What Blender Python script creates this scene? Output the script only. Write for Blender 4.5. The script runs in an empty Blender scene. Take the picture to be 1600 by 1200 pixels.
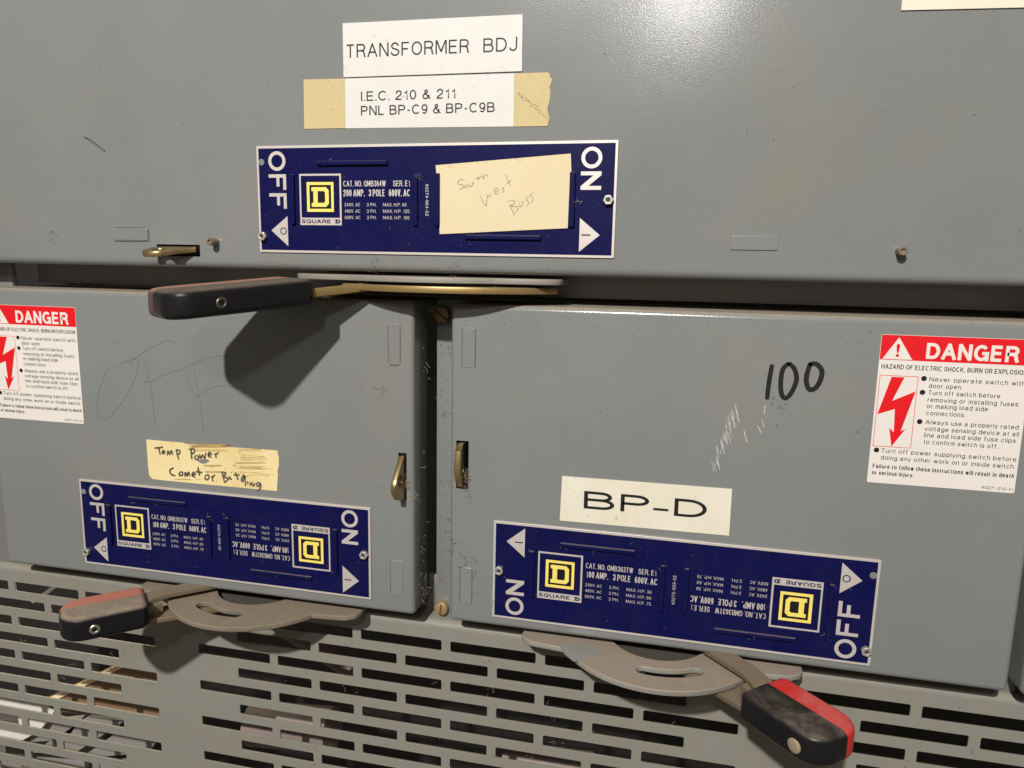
import bpy, bmesh, math, random
from mathutils import Vector, Matrix
random.seed(7)
S = bpy.context.scene
COL = S.collection
# ------------------------------------------------------------------ frame of reference
# Everything is written in millimetres on the front plane of the doors: X right, Y up, Z out of the
# doors towards the viewer; W() turns that into Blender metres (X, -Z, Y).
MM = 0.001
def W(p): return Vector((p[0] * MM, -p[2] * MM, p[1] * MM))

# ------------------------------------------------------------------ camera
F_PX = 1150.0
AX, AY, AZ = 0.1643457698, 0.2227996361, 0.0191734251
CPOS = (134.64292, -31.74425, 382.51749)
_cx, _sx, _cy, _sy, _cz, _sz = math.cos(AX), math.sin(AX), math.cos(AY), math.sin(AY), math.cos(AZ), math.sin(AZ)
ROT = (Matrix(((_cz, -_sz, 0), (_sz, _cz, 0), (0, 0, 1))) @ Matrix(((1, 0, 0), (0, _cx, -_sx), (0, _sx, _cx)))
       @ Matrix(((_cy, 0, _sy), (0, 1, 0), (-_sy, 0, _cy)))) @ Matrix(((1, 0, 0), (0, -1, 0), (0, 0, -1)))
cam_d = bpy.data.cameras.new('camera')
cam = bpy.data.objects.new('camera', cam_d); COL.objects.link(cam); S.camera = cam
cam_d.sensor_width = 36.0; cam_d.lens = F_PX / 1600 * 36.0
cam_d.clip_start = 0.01; cam_d.clip_end = 50
def _dir(r): return Vector((r[0], -r[2], r[1]))
_r, _u, _b = _dir(ROT[0]), -_dir(ROT[1]), -_dir(ROT[2])
M4 = Matrix((_r, _u, _b)).transposed().to_4x4(); M4.translation = W(CPOS)
cam.matrix_world = M4
def at(px, py, z=0.0):                     # a point of the photograph on the plane Z = z
    d = ROT.transposed() @ Vector(((px - 800) / F_PX, (py - 600) / F_PX, 1))
    t = (z - CPOS[2]) / d[2]
    return (CPOS[0] + t * d[0], CPOS[1] + t * d[1])

# ------------------------------------------------------------------ light
world = bpy.data.worlds.new('World'); S.world = world; world.use_nodes = True
bg = world.node_tree.nodes['Background']
bg.inputs[0].default_value = (1.0, 0.88, 0.72, 1); bg.inputs[1].default_value = 0.15
def lamp(name, pos, energy, size, col, kind='AREA', aim=None):
    d = bpy.data.lights.new(name, kind); d.energy = energy; d.color = col
    if kind == 'AREA': d.shape = 'DISK'; d.size = size
    else: d.shadow_soft_size = size
    o = bpy.data.objects.new(name, d); COL.objects.link(o); o.location = W(pos)
    if aim: o.rotation_euler = (W(aim) - W(pos)).to_track_quat('-Z', 'Y').to_euler()
    return o
lamp('ceiling_lamp', (-105, 1005, 1560), 52, 0.06, (1.0, 0.945, 0.875), aim=(0, -110, 0))
lamp('head_lamp', (152, 335, 800), 1.0, 0.05, (1.0, 0.97, 0.93), aim=(60, -60, 0))
lamp('cabinet_fill', (-300, -255, -95), 0.55, 0.012, (1.0, 0.88, 0.70), 'POINT')  # fill added to brighten what lies behind the left slots, no known lamp
S.view_settings.view_transform = 'Standard'
try: S.view_settings.look = 'None'
except Exception: pass
S.view_settings.exposure = 0.0; S.view_settings.gamma = 1.0; S.view_settings.use_curve_mapping = False

# ------------------------------------------------------------------ materials
def nt(name):
    m = bpy.data.materials.new(name); m.use_nodes = True
    t = m.node_tree; return m, t, t.nodes['Principled BSDF']
def N(t, kind, **kw):
    n = t.nodes.new(kind)
    for k, v in kw.items():
        if k in n.inputs.keys() if isinstance(k, str) else False: n.inputs[k].default_value = v
        else: setattr(n, k, v)
    return n
def noise(t, scale, detail=3, rough=0.5, vec=None, dist=0.0):
    n = t.nodes.new('ShaderNodeTexNoise'); n.inputs['Scale'].default_value = scale
    n.inputs['Detail'].default_value = detail; n.inputs['Roughness'].default_value = rough; n.inputs['Distortion'].default_value = dist
    if vec is not None: t.links.new(vec, n.inputs['Vector'])
    return n
def ramp(t, src, a, b, ca=(0, 0, 0, 1), cb=(1, 1, 1, 1)):
    r = t.nodes.new('ShaderNodeValToRGB'); e = r.color_ramp.elements
    e[0].position, e[1].position = a, b; e[0].color, e[1].color = ca, cb
    t.links.new(src, r.inputs[0]); return r
def mix(t, fac, a, b):
    m = t.nodes.new('ShaderNodeMix'); m.data_type = 'RGBA'
    for s, i in ((a, 6), (b, 7)):
        if isinstance(s, tuple): m.inputs[i].default_value = s if len(s) == 4 else (*s, 1)
        else: t.links.new(s, m.inputs[i])
    if isinstance(fac, (int, float)): m.inputs[0].default_value = fac
    else: t.links.new(fac, m.inputs[0])
    return m.outputs[2]
def mul(t, a, b):
    m = t.nodes.new('ShaderNodeMath'); m.operation = 'MULTIPLY'
    for s, i in ((a, 0), (b, 1)):
        if isinstance(s, (int, float)): m.inputs[i].default_value = s
        else: t.links.new(s, m.inputs[i])
    return m.outputs[0]
def coords(t):
    g = t.nodes.new('ShaderNodeNewGeometry'); return g
DUST = (0.30, 0.245, 0.18)
def surf(name, base, rough=0.5, metal=0.0, peel=0.0, peel_scale=900, var=0.06, var_col=None, dust_up=0.0, dust_all=0.0,
         specks=0.0, spec=0.5, dust_col=DUST, speck_col=(0.03, 0.025, 0.02), speck_scale=420, stain=0.0, coat=0.0, patch=0, wave=0.0, speck_cut=0.69):
    m, t, b = nt(name)
    g = coords(t); P = g.outputs['Position']
    n1 = noise(t, 14, 5, 0.6, P)
    vc = var_col or tuple(c * 0.82 for c in base)
    c = mix(t, mul(t, ramp(t, n1.outputs[0], 0.35, 0.7).outputs[0], min(1, var * 8)), base, vc)
    if stain:
        n5 = noise(t, 9, 6, 0.65, P, 0.6)
        c = mix(t, mul(t, ramp(t, n5.outputs[0], 0.56, 0.74).outputs[0], stain), c, tuple(x * y for x, y in zip(base, (1.12, 0.97, 0.74))))
    if dust_all:
        n2 = noise(t, 55, 6, 0.7, P)
        c = mix(t, mul(t, ramp(t, n2.outputs[0], 0.38, 0.68).outputs[0], dust_all), c, dust_col)
    if specks:
        n3 = noise(t, speck_scale, 2, 0.5, P); n4 = noise(t, 40, 3, 0.6, P)
        f = mul(t, ramp(t, n3.outputs[0], speck_cut, speck_cut + 0.05).outputs[0], ramp(t, n4.outputs[0], 0.45, 0.62).outputs[0])
        c = mix(t, mul(t, f, specks), c, speck_col)
    rgh = None
    if dust_up:
        sx = t.nodes.new('ShaderNodeSeparateXYZ'); t.links.new(g.outputs['Normal'], sx.inputs[0])
        n6 = noise(t, 130, 5, 0.7, P)
        up = ramp(t, sx.outputs[2], 0.45, 0.9).outputs[0]
        f = mul(t, mul(t, up, ramp(t, n6.outputs[0], 0.25, 0.6, (0.55,) * 3 + (1,)).outputs[0]), dust_up)
        if patch: f = mul(t, f, ramp(t, noise(t, patch, 5, 0.65, P, 0.8).outputs[0], 0.40, 0.66).outputs[0])
        c = mix(t, f, c, dust_col)
        rm = t.nodes.new('ShaderNodeMapRange'); rm.inputs[3].default_value = rough; rm.inputs[4].default_value = 0.9
        t.links.new(f, rm.inputs[0]); rgh = rm.outputs[0]
    t.links.new(c, b.inputs['Base Color'])
    if rgh is not None: t.links.new(rgh, b.inputs['Roughness'])
    else:
        nr = noise(t, 60, 4, 0.6, P)
        rm = t.nodes.new('ShaderNodeMapRange'); rm.inputs[3].default_value = max(0.05, rough - 0.06); rm.inputs[4].default_value = rough + 0.06
        t.links.new(nr.outputs[0], rm.inputs[0]); t.links.new(rm.outputs[0], b.inputs['Roughness'])
    b.inputs['Metallic'].default_value = metal; b.inputs['Specular IOR Level'].default_value = spec
    if coat: b.inputs['Coat Weight'].default_value = coat
    if peel:
        n7 = noise(t, peel_scale, 2, 0.5, P); bp = t.nodes.new('ShaderNodeBump')
        bp.inputs['Strength'].default_value = peel; bp.inputs['Distance'].default_value = 0.0004
        t.links.new(n7.outputs[0], bp.inputs['Height']); t.links.new(bp.outputs[0], b.inputs['Normal'])
        if wave:
            n8 = noise(t, 16, 2, 0.5, P); b2 = t.nodes.new('ShaderNodeBump'); b2.inputs['Strength'].default_value = wave; b2.inputs['Distance'].default_value = 0.0006
            t.links.new(n8.outputs[0], b2.inputs['Height']); t.links.new(b2.outputs[0], bp.inputs['Normal'])
    return m
G0 = (0.186, 0.198, 0.197)
M = {}
M['paint'] = surf('grey_enamel_paint', G0, 0.18, peel=0.13, peel_scale=1500, var=0.05, dust_up=0.75, specks=0.6, spec=0.62, stain=0.5, wave=0.5)
M['paint_dusty'] = surf('dusty_grey_paint', (0.205, 0.212, 0.195), 0.46, peel=0.2, peel_scale=1300, var=0.05, var_col=(0.21, 0.195, 0.155), dust_up=0.7, dust_all=0.5, specks=0.6, spec=0.35,
                        dust_col=(0.235, 0.215, 0.165))
M['frame'] = surf('frame_paint', (0.17, 0.172, 0.165), 0.5, peel=0.15, dust_up=0.6, specks=0.5, var=0.05, dust_all=0.12)
M['bracket'] = surf('dusty_bracket_paint', (0.26, 0.27, 0.26), 0.5, dust_up=0.9, dust_all=0.45, var=0.12, var_col=(0.15, 0.14, 0.12), specks=0.6, peel=0.25, peel_scale=2200, dust_col=(0.265, 0.215, 0.165))
M['bracket_dusty'] = surf('dust_caked_bracket', (0.20, 0.168, 0.13), 0.75, dust_up=0.8, dust_all=0.8, peel=0.5, peel_scale=1600, var=0.12, var_col=(0.11, 0.09, 0.07), dust_col=(0.215, 0.175, 0.13))
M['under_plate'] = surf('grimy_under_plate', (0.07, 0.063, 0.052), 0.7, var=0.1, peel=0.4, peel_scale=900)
M['bare'] = surf('clean_bracket_paint', (0.225, 0.23, 0.225), 0.45, var=0.03, var_col=(0.29, 0.26, 0.22))
M['navy'] = surf('navy_enamel', (0.004, 0.0048, 0.053), 0.36, var=0.03, specks=0.35, dust_up=0.4, speck_col=(0.2, 0.19, 0.18), speck_scale=900, dust_all=0.012, spec=0.1)
M['black_enamel'] = surf('black_enamel', (0.010, 0.010, 0.012), 0.35, spec=0.3)
M['alu'] = surf('bare_aluminium', (0.60, 0.56, 0.53), 0.42, metal=0.35, var=0.05, specks=0.3, dust_all=0.1, dust_col=(0.42, 0.38, 0.33))
M['yellow'] = surf('yellow_enamel', (0.78, 0.64, 0.14), 0.45, var=0.03)
M['white'] = surf('aged_white_label', (0.60, 0.59, 0.575), 0.55, var=0.03, specks=0.55, speck_cut=0.655, speck_col=(0.35, 0.27, 0.18), speck_scale=330, dust_all=0.06, dust_col=(0.5, 0.42, 0.3), spec=0.3)
M['cream'] = surf('speckled_cream_label', (0.66, 0.635, 0.55), 0.5, var=0.06, var_col=(0.58, 0.52, 0.40), specks=0.6, speck_cut=0.65, speck_col=(0.3, 0.22, 0.12), speck_scale=380, dust_all=0.15, dust_col=(0.5, 0.42, 0.28), spec=0.3)
M['danger_white'] = surf('vinyl_white', (0.66, 0.63, 0.60), 0.42, var=0.02, specks=0.15, speck_col=(0.45, 0.4, 0.33), spec=0.35)
M['card'] = surf('cream_card', (0.62, 0.54, 0.37), 0.7, var=0.07, var_col=(0.56, 0.47, 0.29), specks=0.25, speck_col=(0.4, 0.3, 0.16), spec=0.2)
M['tape'] = surf('masking_tape', (0.50, 0.42, 0.22), 0.6, var=0.08, var_col=(0.43, 0.35, 0.17), specks=0.8, speck_cut=0.62, speck_col=(0.25, 0.19, 0.09), speck_scale=600, peel=0.25, peel_scale=1400, spec=0.25)
M['old_tape'] = surf('old_masking_tape', (0.70, 0.60, 0.33), 0.6, var=0.1, var_col=(0.60, 0.43, 0.18), specks=0.9, speck_cut=0.61, speck_col=(0.30, 0.2, 0.1), speck_scale=560, peel=0.3, peel_scale=1200, spec=0.25, stain=0.4)
M['red_print'] = surf('red_print', (0.62, 0.008, 0.014), 0.42, var=0.02, spec=0.3)
M['ink'] = surf('black_ink', (0.012, 0.011, 0.013), 0.5, spec=0.25)
M['soft_ink'] = surf('worn_ink', (0.075, 0.065, 0.05), 0.6, var=0.1, var_col=(0.2, 0.16, 0.1), spec=0.2)
M['pencil'] = surf('pencil', (0.075, 0.075, 0.072), 0.6, var=0.1, var_col=(0.14, 0.14, 0.135))
M['pencil_note'] = surf('pencil_on_card', (0.06, 0.055, 0.045), 0.6, var=0.1, var_col=(0.3, 0.26, 0.18))
M['scribble'] = surf('brown_scribble', (0.38, 0.24, 0.08), 0.6, var=0.1, var_col=(0.5, 0.38, 0.16))
M['scuff'] = surf('scuff_mark', (0.50, 0.50, 0.47), 0.45)
M['smudge'] = surf('smudge', (0.12, 0.12, 0.115), 0.6)
M['grip_black'] = surf('black_plastic', (0.008, 0.008, 0.010), 0.36, peel=0.12, peel_scale=800, dust_up=0.55, dust_all=0.012, spec=0.2, dust_col=(0.20, 0.165, 0.125))
M['grip_black_clean'] = surf('cleaner_black_plastic', (0.008, 0.008, 0.010), 0.3, peel=0.12, peel_scale=800, dust_up=0.75, patch=38, dust_all=0.012, spec=0.2, dust_col=(0.20, 0.165, 0.125))
M['grip_black_dusty'] = surf('dusty_black_plastic', (0.008, 0.008, 0.010), 0.36, peel=0.12, peel_scale=800, dust_up=1.0, dust_all=0.012, spec=0.2, dust_col=(0.24, 0.195, 0.15))
M['grip_red'] = surf('red_plastic', (0.52, 0.012, 0.016), 0.42, peel=0.1, dust_up=0.5, patch=40, dust_all=0.05, var=0.04, dust_col=(0.42, 0.2, 0.16))
M['grip_red_dusty'] = surf('dusty_red_plastic', (0.42, 0.03, 0.025), 0.5, peel=0.1, dust_up=0.85, dust_all=0.1, dust_col=(0.36, 0.17, 0.125))
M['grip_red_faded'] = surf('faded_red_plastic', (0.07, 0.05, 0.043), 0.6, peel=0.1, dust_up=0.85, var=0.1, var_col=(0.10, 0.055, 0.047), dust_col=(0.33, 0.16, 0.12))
M['brass'] = surf('yellow_zinc', (0.36, 0.25, 0.09), 0.42, metal=0.6, var=0.09, var_col=(0.30, 0.2, 0.09), dust_up=0.55, dust_all=0.2, specks=0.5)
M['brass_dirty'] = surf('dirty_zinc', (0.27, 0.22, 0.14), 0.5, metal=0.5, var=0.1, var_col=(0.13, 0.10, 0.06), dust_up=0.8, dust_all=0.4, dust_col=(0.25, 0.2, 0.145))
M['hasp'] = surf('hasp_zinc', (0.60, 0.46, 0.22), 0.33, metal=0.9, var=0.1, var_col=(0.25, 0.17, 0.08), dust_all=0.6, dust_col=(0.22, 0.16, 0.09), specks=0.5)
M['old_steel'] = surf('dark_bolt_steel', (0.11, 0.095, 0.075), 0.4, metal=0.7, var=0.08)
M['screw'] = surf('dull_brass_screw', (0.40, 0.27, 0.11), 0.45, metal=0.35, var=0.1, var_col=(0.25, 0.16, 0.06), dust_all=0.2)
M['steel'] = surf('steel', (0.55, 0.52, 0.47), 0.32, metal=0.9, var=0.06, dust_all=0.15)
M['nut'] = surf('aluminium_nut', (0.5, 0.48, 0.45), 0.38, metal=0.6, var=0.04)
M['bore'] = surf('dark_bore', (0.05, 0.042, 0.035), 0.7)
M['tan'] = surf('tan_fasteners', (0.42, 0.34, 0.22), 0.4, metal=0.4, dust_all=0.2)
M['stud'] = surf('tarnished_stud', (0.22, 0.18, 0.13), 0.4, metal=0.4, dust_all=0.2)
M['inner'] = surf('cabinet_inner_dark', (0.012, 0.011, 0.010), 0.7)  # near-black: the darkness inside the cabinet is put into the colour
M['board'] = surf('tan_board', (0.24, 0.155, 0.085), 0.6, var=0.1)
M['painted_lit_edge'] = surf('board_edge_painted_light', (0.9, 0.74, 0.46), 0.6, var=0.05)  # light on the board's top edge, put into the colour
M['porcelain'] = surf('white_insulator', (0.8, 0.77, 0.74), 0.35, var=0.03)
M['bar'] = surf('grey_bus_bar', (0.27, 0.26, 0.25), 0.5, var=0.05, dust_all=0.2)
M['fuse'] = surf('pinkish_tube', (0.24, 0.19, 0.175), 0.6, var=0.1)
M['lint'] = surf('lint', (0.36, 0.31, 0.24), 0.9)
M['lint_dark'] = surf('dark_lint', (0.14, 0.11, 0.08), 0.9)

# ------------------------------------------------------------------ object helpers
def tag(o, label=None, cat=None, group=None, kind=None):
    if label: o['label'] = label
    if cat: o['category'] = cat
    if group: o['group'] = group
    if kind: o['kind'] = kind
    return o
def thing(name, pos, label, cat, group=None):
    o = bpy.data.objects.new(name, None); COL.objects.link(o); o.location = W(pos)
    o.empty_display_size = 0.01
    return tag(o, label, cat, group)
def origin(o):
    v = Vector((0, 0, 0))
    while o is not None: v += o.location; o = o.parent
    return v
class MB:
    """collects geometry in door millimetres"""
    def __init__(s): s.v = []; s.f = []; s.mi = []
    def add(s, vs, fs, mi=0):
        o = len(s.v); s.v += [tuple(p) for p in vs]
        for f in fs: s.f.append(tuple(i + o for i in f)); s.mi.append(mi)
        return s
    def xf(s, fn):
        s.v = [fn(p) for p in s.v]; return s
    def build(s, name, mat, parent=None, smooth=35, pos=None):
        me = bpy.data.meshes.new(name)
        o = bpy.data.objects.new(name, me); COL.objects.link(o)
        base = Vector((0, 0, 0))
        if parent is not None: o.parent = parent; base = origin(parent)
        elif pos is not None: base = W(pos); o.location = base
        me.from_pydata([W(p) - base for p in s.v], [], s.f)
        for m in (mat if isinstance(mat, (list, tuple)) else [mat]): me.materials.append(m)
        for p, i in zip(me.polygons, s.mi): p.material_index = i
        me.update()
        bm = bmesh.new(); bm.from_mesh(me); bmesh.ops.recalc_face_normals(bm, faces=bm.faces) if len(s.f) < 60000 else None
        bm.to_mesh(me); bm.free()
        if smooth:
            for p in me.polygons: p.use_smooth = True
            me.set_sharp_from_angle(angle=math.radians(smooth))
        return o
def curve_mesh(loops, depth=0.0, bevel=0.0, bres=2):
    """fill 2-D loops (holes allowed); returns verts, faces with z from 0 to depth"""
    cu = bpy.data.curves.new('tmp', 'CURVE'); cu.dimensions = '2D'; cu.fill_mode = 'BOTH' if depth else 'FRONT'
    for lp in loops:
        sp = cu.splines.new('POLY'); sp.points.add(len(lp) - 1)
        for q, p in zip(sp.points, lp): q.co = (p[0], p[1], 0, 1)
        sp.use_cyclic_u = True
    if depth:
        cu.extrude = max(depth / 2 - bevel, 0.0)
        if bevel: cu.bevel_depth = bevel; cu.bevel_resolution = bres; cu.offset = -bevel
    o = bpy.data.objects.new('tmp', cu); COL.objects.link(o)
    dg = bpy.context.evaluated_depsgraph_get(); dg.update()
    me = bpy.data.meshes.new_from_object(o.evaluated_get(dg))
    vs = [(v.co.x, v.co.y, v.co.z + depth / 2) for v in me.vertices]; fs = [tuple(p.vertices) for p in me.polygons]
    bpy.data.objects.remove(o); bpy.data.curves.remove(cu); bpy.data.meshes.remove(me)
    return vs, fs
def flat(loops, z, depth=0.0, bevel=0.0, fn=None, bres=2):
    vs, fs = curve_mesh(loops, depth, bevel, bres)
    vs = [(x, y, q + z) for x, y, q in vs]
    if fn: vs = [fn(p) for p in vs]
    return vs, fs
def rect(x0, y0, x1, y1, r=0.0, n=4):
    if x0 > x1: x0, x1 = x1, x0
    if y0 > y1: y0, y1 = y1, y0
    if not r: return [(x0, y0), (x1, y0), (x1, y1), (x0, y1)]
    out = []
    for cx, cy, a in ((x1 - r, y0 + r, -90), (x1 - r, y1 - r, 0), (x0 + r, y1 - r, 90), (x0 + r, y0 + r, 180)):
        for k in range(n + 1):
            t = math.radians(a + 90 * k / n); out.append((cx + r * math.cos(t), cy + r * math.sin(t)))
    return out
def disc(cx, cy, r, n=28, r2=None, a0=0.0):
    return [(cx + r * math.cos(a0 + 2 * math.pi * k / n), cy + (r2 or r) * math.sin(a0 + 2 * math.pi * k / n)) for k in range(n)]
def smooth_path(pts, n=6):
    if len(pts) < 3: return pts
    out = []
    for i in range(len(pts) - 1):
        p0, p1, p2, p3 = pts[max(i - 1, 0)], pts[i], pts[i + 1], pts[min(i + 2, len(pts) - 1)]
        for k in range(n):
            t = k / n
            out.append(tuple(0.5 * (2 * b + (c - a) * t + (2 * a - 5 * b + 4 * c - d) * t * t + (3 * b - a - 3 * c + d) * t ** 3)
                             for a, b, c, d in zip(p0, p1, p2, p3)))
    out.append(pts[-1]); return out
def stroke(mb, pts, w, z, taper=0.35, n=6, jitter=0.12, fn=None):
    if len(pts) == 2: pts = [pts[0], tuple((a + b) / 2 for a, b in zip(*pts)), pts[1]]
    """a drawn line: a flat ribbon of varying width"""
    p = smooth_path(pts, n); L = []; R = []
    for i, q in enumerate(p):
        a = p[max(i - 1, 0)]; b = p[min(i + 1, len(p) - 1)]
        dx, dy = b[0] - a[0], b[1] - a[1]; d = math.hypot(dx, dy) or 1
        e = min(i, len(p) - 1 - i) / max(1, len(p) - 1) * 6
        ww = w / 2 * (taper + (1 - taper) * min(1, e)) * (1 + random.uniform(-jitter, jitter))
        L.append((q[0] - dy / d * ww, q[1] + dx / d * ww, z)); R.append((q[0] + dy / d * ww, q[1] - dx / d * ww, z))
    m = len(p); mb.add(L + R, [(i, i + 1, m + i + 1, m + i) for i in range(m - 1)])
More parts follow.
